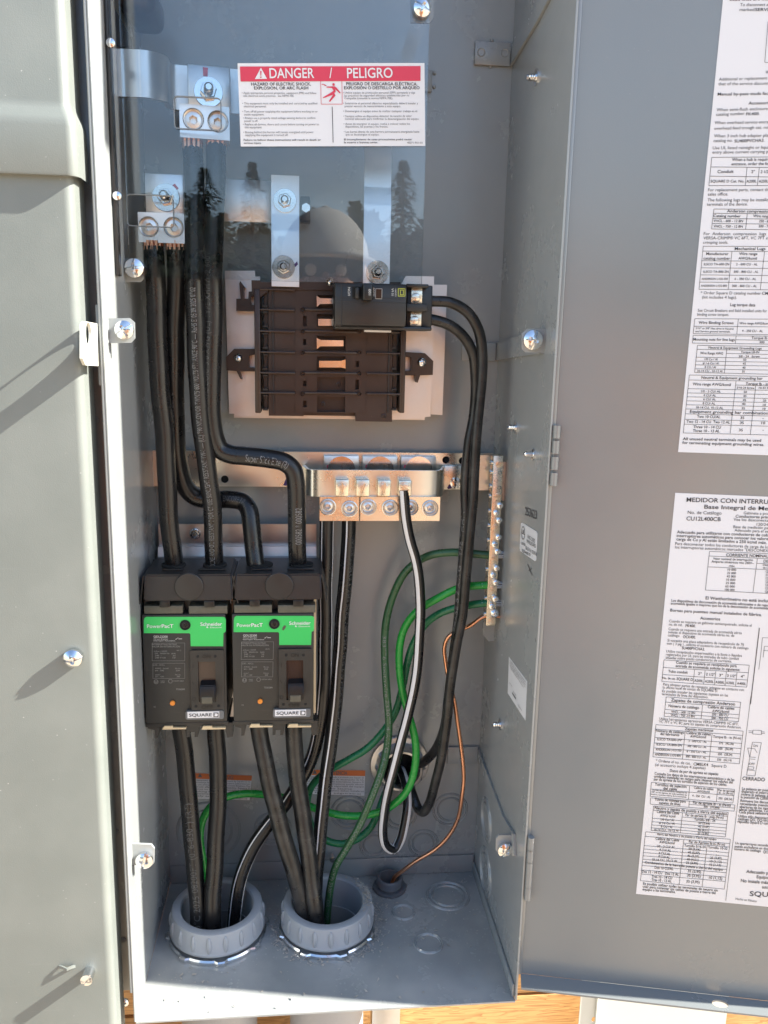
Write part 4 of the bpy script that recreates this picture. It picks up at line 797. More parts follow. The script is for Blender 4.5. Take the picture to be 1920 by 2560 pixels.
for a in ((82, 315, 700, 316, 17, '• Apply appropriate personal protective  equipment (PPE) and follow'), (95, 339, 516, 339, 17, 'safe electrical work practices.  See NFPA 70E.'), (86, 402, 707, 402, 17, '• This equipment must only be installed and  serviced by qualified'), (98, 426, 287, 427, 17, 'electrical personnel.'), (87, 469, 711, 469, 17, '• Turn off all power supplying this equipment before working on or'), (102, 494, 268, 494, 17, 'inside equipment.'),
          (92, 523, 692, 522, 17, '• Always use a properly rated voltage sensing device to confirm'), (103, 547, 216, 547, 17, 'power is off.'), (92, 576, 722, 575, 17, '• Replace all devices, doors and covers before turning on power to'), (106, 600, 250, 600, 17, 'this equipment.'), (95, 641, 677, 640, 17, '• Bussing behind this barrier will remain energized until power'), (110, 664, 466, 664, 17, 'supplying this equipment is turned off.'),
          (920, 313, 1519, 312, 17, '• Utilice equipo de protección personal (EPP) apropiado y siga'), (932, 337, 1468, 335, 17, 'las prácticas de seguridad eléctrica establecidas por su'), (933, 359, 1335, 359, 17, 'Compañía (consulte la norma NFPA 70E).'), (922, 401, 1543, 401, 17, '• Solamente el personal eléctrico especializado deberá instalar y'), (935, 425, 1400, 425, 17, 'prestar servicio de mantenimiento a este equipo.'), (923, 466, 1540, 466, 17, '• Desenergice el equipo antes de realizar cualquier trabajo en él.'),
          (925, 508, 1490, 506, 17, '• Siempre utilice un dispositivo detector de tensión de valor'), (938, 530, 1553, 530, 17, 'nominal adecuado para confirmar la desenergización del equipo.'), (926, 572, 1476, 571, 17, '• Antes de energizar el equipo, vuelva a colocar todos los'), (940, 594, 1295, 594, 17, 'dispositivos, las puertas y los frentes.'), (928, 637, 1553, 636, 17, '• Las barras detrás de esta barrera permanecerá energizada hasta'), (942, 660, 1222, 660, 17, 'que se desenergice el equipo.'), (1452, 727, 1580, 727, 15, '40271-951-03')): p.T(*a)
p.done('body_print', INKG, s)

# ---- line terminals behind the barrier
def lug(name, plate, block, stud, screws, Y, yawd, label, rw_, marks):
    c = at(*stud, Y); t = thing(name, (c.x, Y, c.z-0.04), label, 'terminal lug')
    R_ = Matrix.Translation(c) @ Matrix.Rotation(rad(yawd), 4, 'Z') @ Matrix.Translation(-c)
    def put(nm, bm, m): bmesh.ops.transform(bm, matrix=R_, verts=bm.verts); return obj(nm, bm, m, t)
    x0, x1, z0, z1 = rect(*plate, Y); put('pad', box(B(), x0, x1, Y, Y+0.006, z0, z1, 0.0008), ALUP)
    x0, x1, z0, z1 = rect(*block, Y-0.009); bm = B()
    hz = (z0+z1)/2
    bm = prism(B(), rrect(x0, x1, z0, z1), [circ(*(lambda q: (q.x, q.z))(at(u, v, Y-0.009)), rs*mpp(u, v, Y), 24)[::-1] for u, v, rs in screws], fY(Y-0.009), 0.022)
    b = put('lug_body', bm, ALUP)
    nrm = R_.to_3x3() @ Vector(FRONT)
    for u, v, rs in screws:
        q = R_ @ at(u, v, Y-0.009); r = rs*mpp(u, v, Y)
        obj('bore_rim', lathe(B(), [(r*0.99, 0.0002), (r*1.06, 0.0006), (r*1.0, 0.0009), (r*0.86, -0.001), (r*0.86, -0.008)], frame(q, nrm), 28), LUGM, b)
        screw('set_screw', q+(-nrm)*0.0035, r*0.84, b, 'hexsocket', LUGM, nrm=nrm, spin=0.3+u*0.1, dome=0.1, side=0.25)
    q = R_ @ at(stud[0], stud[1], Y); k = mpp(*stud, Y)
    nut(q, rw_*k, rw_*0.58*k, rw_*0.33*k, t, nrm, 0.008, 0.016, 0.2)
    for i, (us, m) in enumerate(marks): put('marker_stroke', prism(B(), [(lambda q: (q.x, q.z))(at(u, v, Y)) for u, v in us], [], lambda x, z_, h: Vector((x, Y-0.0003-h, z_)), 0.0002), m)
    return t
lug('terminal_lug', (470, 163, 576, 275), (446, 263, 570, 347), (521, 231), ((480, 299, 24), (541, 303, 24)), -0.085, 7, 'upper twin wire terminal lug with a pinkish red marker streak, behind clear barrier', 36, [([(507, 168), (520, 170), (519, 192), (508, 190)], PINKM)])
lug('terminal_lug', (363, 434, 460, 536), (345, 532, 460, 607), (415, 494), ((371, 567, 23), (433, 568, 23)), -0.085, 1.5, 'lower twin wire terminal lug nearest the left wall, behind clear barrier', 34, [([(427, 466), (437, 459), (447, 471), (436, 480)], PINKM), ([(434, 540), (444, 534), (446, 549), (436, 550)], PURP)])
# bare strands at the lug mouths are built with their cables

# ---- flat bus straps
def strap(name, pts, z0, z1, th, m, parent, n=6):
    """flat bar standing on edge: plan curve pts [(x, y)...] swept between z0 and z1"""
    c = spline([(x, y, 0) for x, y in pts], n); bm = B(); prev = None
    for i, q in enumerate(c):
        t = (c[min(i+1, len(c)-1)]-c[max(i-1, 0)]).normalized(); nn = Vector((t.y, -t.x, 0))*th/2
        row = [bm.verts.new((q+nn).to_tuple()[:2]+(z1,)), bm.verts.new((q+nn).to_tuple()[:2]+(z0,)), bm.verts.new((q-nn).to_tuple()[:2]+(z0,)), bm.verts.new((q-nn).to_tuple()[:2]+(z1,))]
        if prev:
            for k in range(4): bm.faces.new((prev[k], prev[(k+1) % 4], row[(k+1) % 4], row[k]))
        else: bm.faces.new(row)
        prev = row
    bm.faces.new(prev[::-1]); return obj(name, bm, m, parent, 40)
def sect(name, prof, x0, x1, th, m, parent):
    """flat bar lying vertical: side profile [(y, z)...] swept between x0 and x1"""
    bm = B(); prev = None; c = [Vector((0, y, z_)) for y, z_ in prof]
    for i, q in enumerate(c):
        t = (c[min(i+1, len(c)-1)]-c[max(i-1, 0)]).normalized(); nn = Vector((0, -t.z, t.y))*th/2
        a, b = q+nn, q-nn; row = [bm.verts.new((x0, a.y, a.z)), bm.verts.new((x1, a.y, a.z)), bm.verts.new((x1, b.y, b.z)), bm.verts.new((x0, b.y, b.z))]
        if prev:
            for k in range(4): bm.faces.new((prev[k], prev[(k+1) % 4], row[(k+1) % 4], row[k]))
        else: bm.faces.new(row)
        prev = row
    bm.faces.new(prev[::-1]); return obj(name, bm, m, parent, 30)
# curved meter strap at the upper left
tb = thing('meter_strap', (-0.13, -0.09, at(380, 245, -0.1).z), 'wide bent bus strap entering from the meter at upper left', 'bus bar')
zb1, zb0 = at(385, 128, -0.10).z, at(385, 246, -0.10).z
a, b, c = at(300, 190, -0.10), at(385, 190, -0.10), at(440, 190, -0.07)
strap('strap', [(a.x-0.01, -0.098), (a.x+0.012, -0.10), (b.x-0.004, -0.099), (b.x+0.006, -0.09), (c.x-0.004, -0.072), (c.x+0.012, -0.068), (at(600, 200, -0.068).x, -0.066)], zb0, zb1, 0.004, ALUP, tb)
# two straps feeding the breaker base
def feed(pu, v, label, nuts, hbar=None):
    (u0, u1), (va, vb, vc, vd) = pu, v
    za, zb_, zc, zd = at(700, va, -0.04).z, at(700, vb, -0.045).z, at(700, vc, -0.055).z, at(700, vd, -0.058).z
    x0, x1 = at(u0, vc, -0.05).x, at(u1, vc, -0.05).x
    t = thing('bus_strap', ((x0+x1)/2, -0.05, zd), label, 'bus bar')
    sect('strap', [(-0.0525, za), (-0.0525, zb_+0.005), (-0.0528, zb_+0.003), (-0.0556, zc-0.005), (-0.056, zc-0.007), (-0.056, zd)], x0, x1, 0.0035, ALUP, t)
    for (u, vv, Y) in nuts:
        k = mpp(u, vv, Y); nut(at(u, vv, Y), 29*k, 17*k, 10*k, t, FRONT, 0.0055, 0.010, 0.4+u)
    return t
t1 = feed((679, 748), (446, 552, 560, 716), 'bus strap with two flanged nuts, left of the cap reflection behind the barrier', [(712, 502, -0.0545), (709, 668, -0.058)])
t2 = feed((909, 976), (300, 477, 487, 705), 'long plain bus strap with one nut, running down from the danger label', [(944, 681, -0.058)])
def mark(parent, u, v, Y, pts, m): obj('marker_stroke', prism(B(), [(lambda q: (q.x, q.z))(at(u+a, v+b, Y)) for a, b in pts], [], lambda x, z_, h: Vector((x, Y-h, z_)), 0.0002), m, parent)
mark(t1, 735, 665, -0.0584, [(-14, 6), (-8, -2), (2, -6), (8, -12), (10, -4), (2, 4), (-6, 10)], PURP); mark(t1, 732, 497, -0.0546, [(-8, -2), (0, -6), (6, -1), (2, 7), (-6, 6)], PURP)
xb = thing('cross_bus', (at(620, 500, -0.035).x, -0.03, at(620, 555, -0.035).z), 'horizontal cross bus bar passing behind the cables, behind clear barrier', 'bus bar')
rplate('bar', 440, 447, 690, 553, -0.034, 0.004, ALUP, xb, bev=0.0006)
rplate('tail_block', 750, 490, 776, 552, -0.028, 0.02, BLKP, xb, bev=0.001)
q = at(765, 521, -0.029); k = mpp(765, 521, -0.029); nut(q, 9*k, 13*k, 4*k, xb, FRONT, 0.004, 0.0042, 0.5)

# ---- breaker base: galvanised pan and brown phenolic block
zq = zoom(520, 640, 0.434)
base = thing('load_center', (at(830, 1050, -0.03).x, -0.03, at(830, 1050, -0.03).z), 'brown plug-on breaker base on a galvanised pan, centre of the cabinet', 'breaker base')
def pq(l): return [zq(x, y) for x, y in l]
YG, YBB = -0.028, -0.048
pplate('mounting_pan', pq([(97, 85), (270, 85), (272, 118), (300, 118), (300, 880), (1115, 880), (1115, 160), (1140, 115), (1302, 118), (1300, 420), (1282, 925), (1250, 928), (1246, 940), (155, 922), (150, 908), (122, 908)]), YG, 0.0016, GALV, base)
rplate('pan_bottom_flange', *zq(150, 922), *zq(1248, 938), YG+0.004, 0.024, GALV, base)
pplate('side_strip', pq([(1300, 165), (1377, 166), (1350, 916), (1284, 912)]), YG+0.012, 0.0015, GALV, base)
pplate('side_strip', pq([(68, 130), (96, 130), (116, 902), (70, 900)]), YG+0.014, 0.0015, GREY, base)
# block with windows and rows
wins = []
def hq(x0, y0, x1, y1): return pq([(x0, y0), (x0, y1), (x1, y1), (x1, y0)])
wins += [hq(627, 225, 722, 300), hq(627, 335, 792, 405), hq(627, 460, 792, 545), hq(627, 578, 792, 660), hq(628, 697, 790, 780), hq(628, 812, 790, 898)]
wins += [hq(546, 345, 568, 405), hq(548, 478, 566, 514), hq(850, 605, 870, 640), hq(848, 712, 868, 768), hq(548, 832, 568, 870), hq(547, 718, 567, 750)]
blk = pplate('base_block', pq([(348, 190), (350, 920), (550, 922), (555, 905), (850, 905), (850, 952), (1060, 955), (1062, 190)]), YBB, 0.016, BROWN, base, wins)
rplate('window_floor', *zq(500, 200), *zq(900, 920), YBB+0.008, 0.006, BROWN, base)
pplate('top_wall', pq([(250, 140), (300, 140), (300, 150), (1110, 150), (1110, 195), (350, 195), (300, 240), (252, 215)]), YBB-0.004, 0.02, BROWN, base)
for x0_, x1_ in ((268, 302), (1110, 1140)): rplate('side_rail', *zq(x0_, 190), *zq(x1_, 905), YBB-0.006, 0.022, BROWN, base, bev=0.0008)
rplate('upper_deck', *zq(502, 200), *zq(910, 900), YBB-0.0012, 0.0011, BROWN, base, holes=[[(at(u, v, YBB).x, at(u, v, YBB).z) for u, v in w] for w in wins[:6]]+[[(at(u, v, YBB).x, at(u, v, YBB).z) for u, v in w] for w in wins[6:]])
for x in (372, 1040): rplate('groove_rib', *zq(x, 200), *zq(x+7, 905), YBB-0.002, 0.0022, BLKP, base)
for y in (193, 310, 434, 555, 674, 790, 902):
    if y < 900: rplate('row_rib', *zq(300, y-6), *zq(500, y+5), YBB-0.006, 0.008, BROWN, base, bev=0.0004)
    if y > 430 and y < 900: rplate('row_rib', *zq(915, y), *zq(1108, y+10), YBB-0.006, 0.008, BROWN, base, bev=0.0004)
    if y > 200 and y < 900:
        rplate('row_rib', *zq(555, y-5), *zq(862, y+7), YBB-0.005, 0.007, BROWN, base, bev=0.0004)
        for x in (545, 870):
            k = mpp(*zq(x, y+3), YBB); obj('peg', lathe(B(), [(12*k*0.434, 0), (12*k*0.434, 0.006), (9*k*0.434, 0.0064), (8*k*0.434, 0.004), (0, 0.004)], frame(at(*zq(x, y+2), YBB), FRONT), 16), BROWN, base)
    if y < 900:
        for x in (330, 1072):
            if x < 1000 or y > 430: rplate('clip_rail', *zq(x-14, y+10), *zq(x+14, y+18), YBB-0.003, 0.012, BLKP, base); rplate('clip_rail', *zq(x-14, y+90), *zq(x+14, y+100), YBB-0.003, 0.012, BLKP, base)
            if x < 1000 or y > 430: rplate('clip_bar', *zq(x-6, y+18), *zq(x+14, y+90), YBB+0.004, 0.004, BROWN, base)
# ears, hooks and mounting screws
ear = pplate('mounting_ear', pq([(150, 535), (300, 535), (300, 562), (236, 575), (236, 640), (300, 652), (298, 665), (180, 665), (196, 710), (186, 708), (165, 664), (106, 658), (104, 582)]), YG-0.012, 0.010, BROWN, base)
screw('screw', at(*zq(175, 588), YG-0.0124), 22*0.434*mpp(*zq(175, 588), YG), ear, 'phillips', spin=0.5)
ear = pplate('mounting_ear', pq([(1115, 552), (1250, 560), (1298, 605), (1295, 685), (1222, 688), (1208, 730), (1200, 728), (1196, 688), (1115, 688), (1115, 665), (1172, 660), (1172, 585), (1115, 578)]), YG-0.012, 0.010, BROWN, base)
screw('screw', at(*zq(1232, 612), YG-0.0124), 24*0.434*mpp(*zq(1232, 612), YG), ear, 'phillips', spin=0.2)
pplate('hook', pq([(185, 143), (214, 182), (205, 184), (207, 245), (232, 246), (234, 205), (300, 200), (300, 232), (246, 235), (246, 280), (300, 284), (300, 318), (163, 316), (163, 246), (188, 246), (180, 160)]), YG-0.012, 0.010, BROWN, base)
# plug-on stabs
for i, l in enumerate(([(626, 228), (645, 243), (722, 245), (722, 275), (645, 277), (627, 293)], [(634, 362), (722, 363), (722, 402), (635, 402)], [(626, 472), (650, 484), (780, 486), (780, 520), (648, 520), (627, 536)], [(640, 604), (768, 604), (792, 596), (792, 648), (768, 642), (640, 642)])):
    pplate('stab', pq(l), YBB-0.010, 0.0026, ZINC, base, bev=0.0006)
    x_ = [a for a, _ in l]; y_ = [b for _, b in l]; rplate('stab_web', *zq(min(x_)+22, (min(y_)+max(y_))/2-8), *zq(max(x_)-4, (min(y_)+max(y_))/2+8), YBB-0.008, 0.014, ALUP, base)
for x, y in ((752, 738), (662, 852), (1012, 922)):
    k = mpp(*zq(x, y), YBB)*0.434; obj('boss', lathe(B(), [(13*k, 0), (13*k, 0.0015), (9*k, 0.0017), (8*k, 0.0004), (0, 0.0004)], frame(at(*zq(x, y), YBB+(0.008 if y < 900 else 0)), FRONT), 18), BROWN, base)
screw('dome_screw', at(824, 705, -0.07), 9.5*mpp(824, 705, -0.07), base, 'dome', side=0.5, dome=0.8)
obj('dome_screw_shank', lathe(B(), [(0.002, 0), (0.002, 0.024), (0, 0.024)], frame(at(824, 705, -0.047), FRONT), 12), ZINC, base)

# ---- two-pole plug-on breaker
zr = zoom(760, 640, 0.22905)
YQ = -0.098
qb = thing('plug_on_breaker', (at(950, 822, YQ).x, -0.07, at(950, 822, YQ).z), 'small black two-pole plug-on breaker marked 100 on the brown base', 'circuit breaker')
def pr_(l): return [zr(x, y) for x, y in l]
rplate('body', *zr(335, 296), *zr(1118, 765), YQ, 0.048, BLKP, qb, bev=0.0014)
rplate('left_lip', *zr(330, 300), *zr(412, 770), YQ+0.002, 0.04, BLKP, qb, bev=0.001)
rplate('seam', *zr(404, 305), *zr(413, 760), YQ-0.0006, 0.001, CHAR, qb)
rplate('pole_seam', *zr(340, 500), *zr(1120, 506), YQ-0.0005, 0.001, CHAR, qb); rplate('pole_seam', *zr(340, 455), *zr(1120, 460), YQ-0.0004, 0.001, CHAR, qb)
rplate('terminal_block', *zr(1118, 318), *zr(1400, 808), YQ+0.016, 0.032, BLKP, qb, bev=0.0012)
rplate('bottom_rim', *zr(335, 765), *zr(1395, 806), YQ+0.006, 0.040, BLKP, qb, bev=0.001)
rplate('terminal_rim', *zr(1118, 305), *zr(1362, 345), YQ+0.006, 0.012, BLKP, qb, bev=0.0008)
rplate('terminal_divider', *zr(1118, 522), *zr(1352, 605), YQ+0.004, 0.016, CHAR, qb, bev=0.0008)
for (xa_, ya_, xb_, yb_), (sx, sy) in (((1170, 350, 1292, 520), (1220, 455)), ((1162, 610, 1282, 768), (1207, 706))):
    pl_ = rplate('clamp_plate', *zr(xa_, ya_), *zr(xb_, yb_), YQ+0.0135, 0.002, BRASS, qb, bev=0.0004)
    screw('terminal_screw', at(*zr(sx, sy), YQ+0.0133), 53*0.229*mpp(*zr(sx, sy), YQ), pl_, 'slot', BRASS, spin=0.25, dome=0.2, side=0.3)
rplate('handle_slot', *zr(525, 336), *zr(762, 468), YQ-0.0003, 0.002, HOLE, qb)
bm = B(); xa_, xb_, za_, zb_ = rect(*zr(640, 296), *zr(752, 486), YQ-0.012); box(bm, xa_, xb_, YQ-0.013, YQ+0.004, za_, zb_, 0.0016, 3)
hd = obj('handle', bm, SMOKE, qb)
rplate('handle_side', *zr(560, 345), *zr(605, 466), YQ-0.006, 0.008, CHAR, qb, bev=0.001)
rplate('trip_window', *zr(785, 360), *zr(848, 464), YQ-0.0006, 0.001, WINDOWM, qb)
rplate('window_rim', *zr(780, 355), *zr(853, 469), YQ-0.0003, 0.0006, LTXT, qb)
rplate('white_catch', *zr(658, 806), *zr(955, 832), YQ+0.03, 0.006, PAPER, qb, bev=0.0006)
pq_ = Plane((0, YQ-0.0002, 0), (1, 0, 0), (0, 0, 1)); p = Print(pq_, zr)
def vtext(p, x, y0, y1, h, s, b=1):            # reads bottom to top
    a, c = p.q(x, y0), p.q(x, y1); text(p.bm, p.p.to3, a, c, h*0.229*mpp(950, 760, YQ), s, b, 0.0003)
vtext(p, 505, 432, 342, 26, 'I/ON'); vtext(p, 775, 440, 345, 20, 'O/OFF'); vtext(p, 978, 434, 352, 24, '10 kA'); vtext(p, 1008, 442, 348, 16, '120/240V~'); p.done('print', LTXT, qb)
p = Print(Plane((0, YQ-0.0132, 0), (1, 0, 0), (0, 0, 1)), zr); vtext(p, 730, 428, 362, 26, '100'); p.done('rating_print', LTXT, hd)
p = Print(pq_, zr)
for a in ((1026, 356, 1104, 356), (1026, 438, 1104, 438), (1028, 354, 1028, 440), (1102, 354, 1102, 440), (1045, 372, 1090, 372), (1045, 424, 1090, 424), (1052, 372, 1052, 424), (1084, 372, 1084, 424)): p.L(*a, 7)
p.done('square_emblem', YEL, qb)

# ---- pan behind the two main breakers
mp_ = thing('breaker_mounting_plate', (at(600, 1420, -0.03).x, -0.02, at(600, 1420, -0.03).z), 'galvanised plate with a hex bolt, standing behind the two green-labelled breakers', 'plate')
x0, x1, z0, z1 = rect(397, 1310, 791, 1364, -0.018)
sect('plate', [(-0.018, z1), (-0.018, z0), (-0.024, at(600, 1368, -0.024).z), (-0.026, at(600, 1392, -0.026).z), (-0.034, at(600, 1402, -0.034).z), (-0.036, at(600, 1800, -0.036).z)], x0, x1, 0.0018, GALV, mp_)
screw('hex_bolt', at(488, 1334, -0.0195), 13*mpp(488, 1334, -0.02), mp_, 'slot', spin=0.6, dome=0.15, side=0.4)
nut(at(488, 1334, -0.0192), 0.0052, 0.0048, 0.0026, mp_, FRONT, 0.004, 0.0055, 0.2)

# ---- main breakers
zk = zoom(330, 1360, 0.3014); YM = -0.100
def main_breaker():
    t = thing('main_breaker', (at(460, 1820, YM).x, -0.07, at(460, 1820, YM).z), '', 'circuit breaker', 'green-labelled main breakers side by side')
    x0, x1, z0, z1 = rect(*zk(97, 585), *zk(782, 1482), YM)
    body = obj('body', box(B(), x0, x1, YM, -0.038, z0, z1, 0.0012), CHAR, t)
    # lower skirt with feet
    for l in ([(118, 1482), (208, 1482), (206, 1520), (232, 1520), (215, 1605), (190, 1608), (188, 1545), (135, 1530)], [(448, 1482), (590, 1482), (560, 1520), (545, 1600), (520, 1602), (520, 1560), (480, 1560), (478, 1602), (455, 1602)], [(775, 1482), (835, 1482), (835, 1598), (790, 1606), (770, 1520)]):
        pplate('foot', [zk(x, y) for x, y in l], YM+0.006, 0.012, CHAR, t)
    rplate('skirt', *zk(110, 1478), *zk(800, 1515), YM+0.004, 0.05, CHAR, t, bev=0.0008)
    for xa_, xb_ in ((250, 448), (575, 775)):
        pplate('insulating_card', [zk(x, y) for x, y in ((xa_, 1540), (xb_, 1536), (xb_, 1524), (xa_+90, 1524), (xa_+88, 1510), (xa_+18, 1512))], YM+0.002, 0.03, TAN, t)
    # terminal cover with slanted top
    y0f, y1b = YM-0.002, YM+0.046
    xa_, xb_, za_, zb_ = rect(*zk(105, 255), *zk(828, 466), y0f)
    bm = B(); zt_ = zb_; tk = 0.002
    o_ = [(xa_, y0f, zt_), (xb_, y0f, zt_), (xb_, y0f-0.001, za_), (xa_, y0f-0.001, za_)]
    v = [bm.verts.new(c) for c in ((xa_, y0f, zt_), (xb_, y0f, zt_), (xb_, y1b, zt_+0.002), (xa_, y1b, zt_+0.002), (xa_-0.001, y0f-0.002, za_), (xb_+0.001, y0f-0.002, za_), (xb_+0.001, y1b, za_), (xa_-0.001, y1b, za_))]
    for f in ((0, 1, 2, 3), (0, 4, 5, 1), (1, 5, 6, 2), (3, 2, 6, 7), (0, 3, 7, 4), (4, 7, 6, 5)): bm.faces.new([v[i] for i in f])
    bmesh.ops.bevel(bm, geom=list(bm.edges), offset=0.0012, segments=2, affect='EDGES')
    tcov = obj('terminal_cover', bm, BLKP, t)
    c_ = at(*zk(474, 352), y0f-0.001); k = mpp(473, 1465, YM)*0.3014
    obj('round_boss', lathe(B(), [(117*k, -0.001), (117*k, 0.0014), (112*k, 0.0018), (0, 0.0024)], frame(c_, FRONT), 48), BLKP, tcov)
    for xs in ((0.18, 0.42), (0.60, 0.92)):
        xm0, xm1 = xa_+(xb_-xa_)*xs[0], xa_+(xb_-xa_)*xs[1]
        bm = B(); box(bm, xm0, xm1, y0f+0.010, y0f+0.0125, zt_+0.0004, zt_+0.0022, 0.0004); obj('cover_flap', bm, SMOKE, tcov)
    for xs in (0.28, 0.77):
        xm = xa_+(xb_-xa_)*xs; obj('wire_port', lathe(B(), [(0.0102, zt_+0.0008), (0.0102, zt_+0.0024), (0.0092, zt_+0.0026), (0.0, zt_+0.0022)], Matrix.Translation((xm, y0f+0.026, 0)), 24), HOLE, tcov)
    for s_ in (-1, 1):
        xw = xa_-0.0012 if s_ < 0 else xb_+0.0012
        bm = B(); f = [bm.verts.new(q) for q in ((xw, y0f, zt_-0.001), (xw, y1b, zt_-0.001), (xw+s_*0.006, y1b, zt_-0.028), (xw+s_*0.004, y0f+0.002, zt_-0.026))]; bm.faces.new(f)
        r_ = bmesh.ops.extrude_face_region(bm, geom=list(bm.faces)); bmesh.ops.translate(bm, vec=(-s_*0.001, 0, 0), verts=[g_ for g_ in r_['geom'] if isinstance(g_, bmesh.types.BMVert)]); obj('side_wing', bm, BLKP, tcov)
    # recess under the cover
    rplate('recess', *zk(100, 466), *zk(790, 590), YM+0.012, 0.03, SMOKE, t)
    for xa2, xb2 in ((100, 420), (470, 790)):
        rplate('terminal_step', *zk(xa2, 513), *zk(xb2, 580), YM+0.001, 0.02, OLIVE, t, bev=0.0006)
        rplate('latch', *zk(xa2+125, 470), *zk(xa2+215, 528), YM-0.0012, 0.012, SMOKE, t, bev=0.0008)
    # green label with mounting screw hole
    g_ = [zk(x, y) for x, y in ((98, 632), (104, 614), (118, 605), (752, 605), (770, 610), (778, 626), (778, 722), (772, 732), (758, 738), (756, 848), (487, 848), (484, 750), (476, 740), (98, 740))]
    gl = pplate('green_label', g_, YM-0.0005, 0.0005, BGRN, t)
    q_ = at(*zk(441, 672), YM-0.0006); obj('screw_well', lathe(B(), [(45*k, 0.0001), (43*k, 0.0009), (37*k, 0.0009), (35*k, 0.0001), (0, 0.0001)], frame(q_, FRONT), 28), HOLE, t)
    screw('mounting_screw', q_, 28*k, t, 'phillips', SMOKE, spin=0.4, dome=0.15, side=0.15)
    # face print
    gp = Plane((0, YM-0.0006, 0), (1, 0, 0), (0, 0, 1)); p = Print(gp, zk)
    p.T(125, 696, 245, 695, 30, 'Power', 0); p.T(247, 695, 344, 694, 30, 'PacT', 1); p.T(568, 678, 748, 676, 28, 'Schneider', 1); p.T(648, 697, 745, 696, 13, 'Electric', 0)
    p.L(622, 680, 628, 696, 6); p.L(616, 692, 634, 694, 5); p.done('label_print', PAPER, gl)
    fpn = Plane((0, YM-0.0002, 0), (1, 0, 0), (0, 0, 1)); p = Print(fpn, zk)
    p.T(180, 776, 296, 776, 17, 'QDL22200', 1); p.T(180, 792, 300, 792, 10, 'Circuit Breaker'); p.T(180, 806, 360, 806, 10, 'Interruptor Automático'); p.L(360, 790, 385, 776, 3); p.L(360, 790, 372, 790, 2); p.L(385, 786, 415, 786, 5); p.done('model_print', LTXT, t)
    p = Print(fpn, zk)
    for a in ((166, 838, 372, 838, 13, 'INTERRUPTING RATING'), (166, 856, 398, 856, 13, 'VALOR DE INTERRUPCIÓN'), (182, 894, 290, 894, 11, 'cULus / NOM'), (370, 886, 408, 886, 9, '40°C'), (190, 912, 310, 912, 11, '(V)   50/60 Hz'), (328, 912, 362, 912, 11, '(kA)'), (192, 930, 250, 930, 11, '240  ~'), (338, 930, 362, 930, 11, '25'), (192, 948, 280, 948, 11, '240 Y/120'), (338, 948, 360, 948, 11, '10'),
              (176, 1008, 270, 1008, 12, 'LUG - Al/Cu'), (192, 1036, 302, 1036, 11, 'AWG - kcmil'), (360, 1036, 402, 1036, 11, 'lb-in'), (192, 1054, 264, 1054, 11, '#4 - 300'), (364, 1054, 396, 1054, 11, '250'), (194, 1088, 236, 1088, 11, 'mm²'), (360, 1088, 402, 1088, 11, 'N-m'), (192, 1104, 264, 1104, 11, '25 - 150'), (370, 1104, 396, 1104, 11, '28'), (238, 1140, 272, 1140, 8, 'E10027'), (238, 1152, 272, 1152, 8, 'LISTED'), (345, 1140, 428, 1140, 10, 'NOM 003'), (366, 1210, 438, 1210, 13, '7326284', 1), (180, 1355, 198, 1355, 11, '02')): p.T(*a)
    for a in ((166, 820, 438, 820), (166, 968, 438, 968), (438, 820, 438, 968), (168, 820, 168, 968), (172, 988, 438, 988), (172, 1114, 438, 1114), (438, 988, 438, 1114), (174, 988, 174, 1114)): p.L(*a, 2)
    for cx, cy, rr in ((200, 1142, 17), (319, 1137, 16)):
        for i in range(16): p.L(cx+rr*math.cos(i*0.3927), cy+rr*math.sin(i*0.3927), cx+rr*math.cos((i+1)*0.3927), cy+rr*math.sin((i+1)*0.3927), 3)
    p.T(190, 1150, 210, 1150, 16, 'U', 1); p.done('rating_print', DTXT, t)
    # orange trip button
    q_ = at(*zk(337, 1317), YM); obj('trip_button', lathe(B(), [(22*k, 0), (22*k, 0.0012), (19*k, 0.0017), (0, 0.0019)], frame(q_, FRONT), 24), ODOT, t)
    # toggle well
    xa_, xb_, za_, zb_ = rect(*zk(487, 882), *zk(765, 1376), YM-0.0028); wa, wb, wc, wd = rect(*zk(551, 977), *zk(694, 1308), YM-0.0028)
    bm = prism(B(), rrect(xa_, xb_, za_, zb_, 0.001, 2), [rrect(wa, wb, wc, wd)[::-1]], fY(YM-0.0028), 0.003); tw = obj('toggle_frame', bm, CHAR, t)
    obj('toggle_well', box(B(), wa, wb, YM-0.0001, YM+0.0008, wc, wd), WINDOWM, tw)
    for x, y in ((545, 933), (690, 933), (531, 1346), (718, 1344)): obj('pin_hole', lathe(B(), [(12*k, 0.0001), (11*k, 0.0004), (0, 0.0003)], frame(at(*zk(x, y), YM-0.0028), FRONT), 14), HOLE, tw)
    p = Print(Plane((0, YM-0.003, 0), (1, 0, 0), (0, 0, 1)), zk); p.T(585, 946, 650, 946, 26, 'ON', 1); p.T(575, 1366, 672, 1366, 26, 'OFF', 1); p.L(505, 1000, 507, 1030, 5); p.L(498, 1142, 514, 1168, 5)
    for i in range(16): p.L(513+14*math.cos(i*0.3927), 1286+14*math.sin(i*0.3927), 513+14*math.cos((i+1)*0.3927), 1286+14*math.sin((i+1)*0.3927), 4)
    p.done('embossed_marks', SMOKE, tw)
    bm = B(); ha, hb_, hc, hd_ = rect(*zk(556, 1160), *zk(688, 1326), YM-0.013)
    f = [bm.verts.new(c) for c in ((ha, YM-0.008, hd_-0.004), (hb_, YM-0.008, hd_-0.004), (hb_, YM-0.0115, hc+0.005), (ha, YM-0.0115, hc+0.005), (hb_, YM-0.0105, hc), (ha, YM-0.0105, hc), (hb_, YM, hc+0.003), (ha, YM, hc+0.003), (hb_, YM, hd_-0.002), (ha, YM, hd_-0.002))]
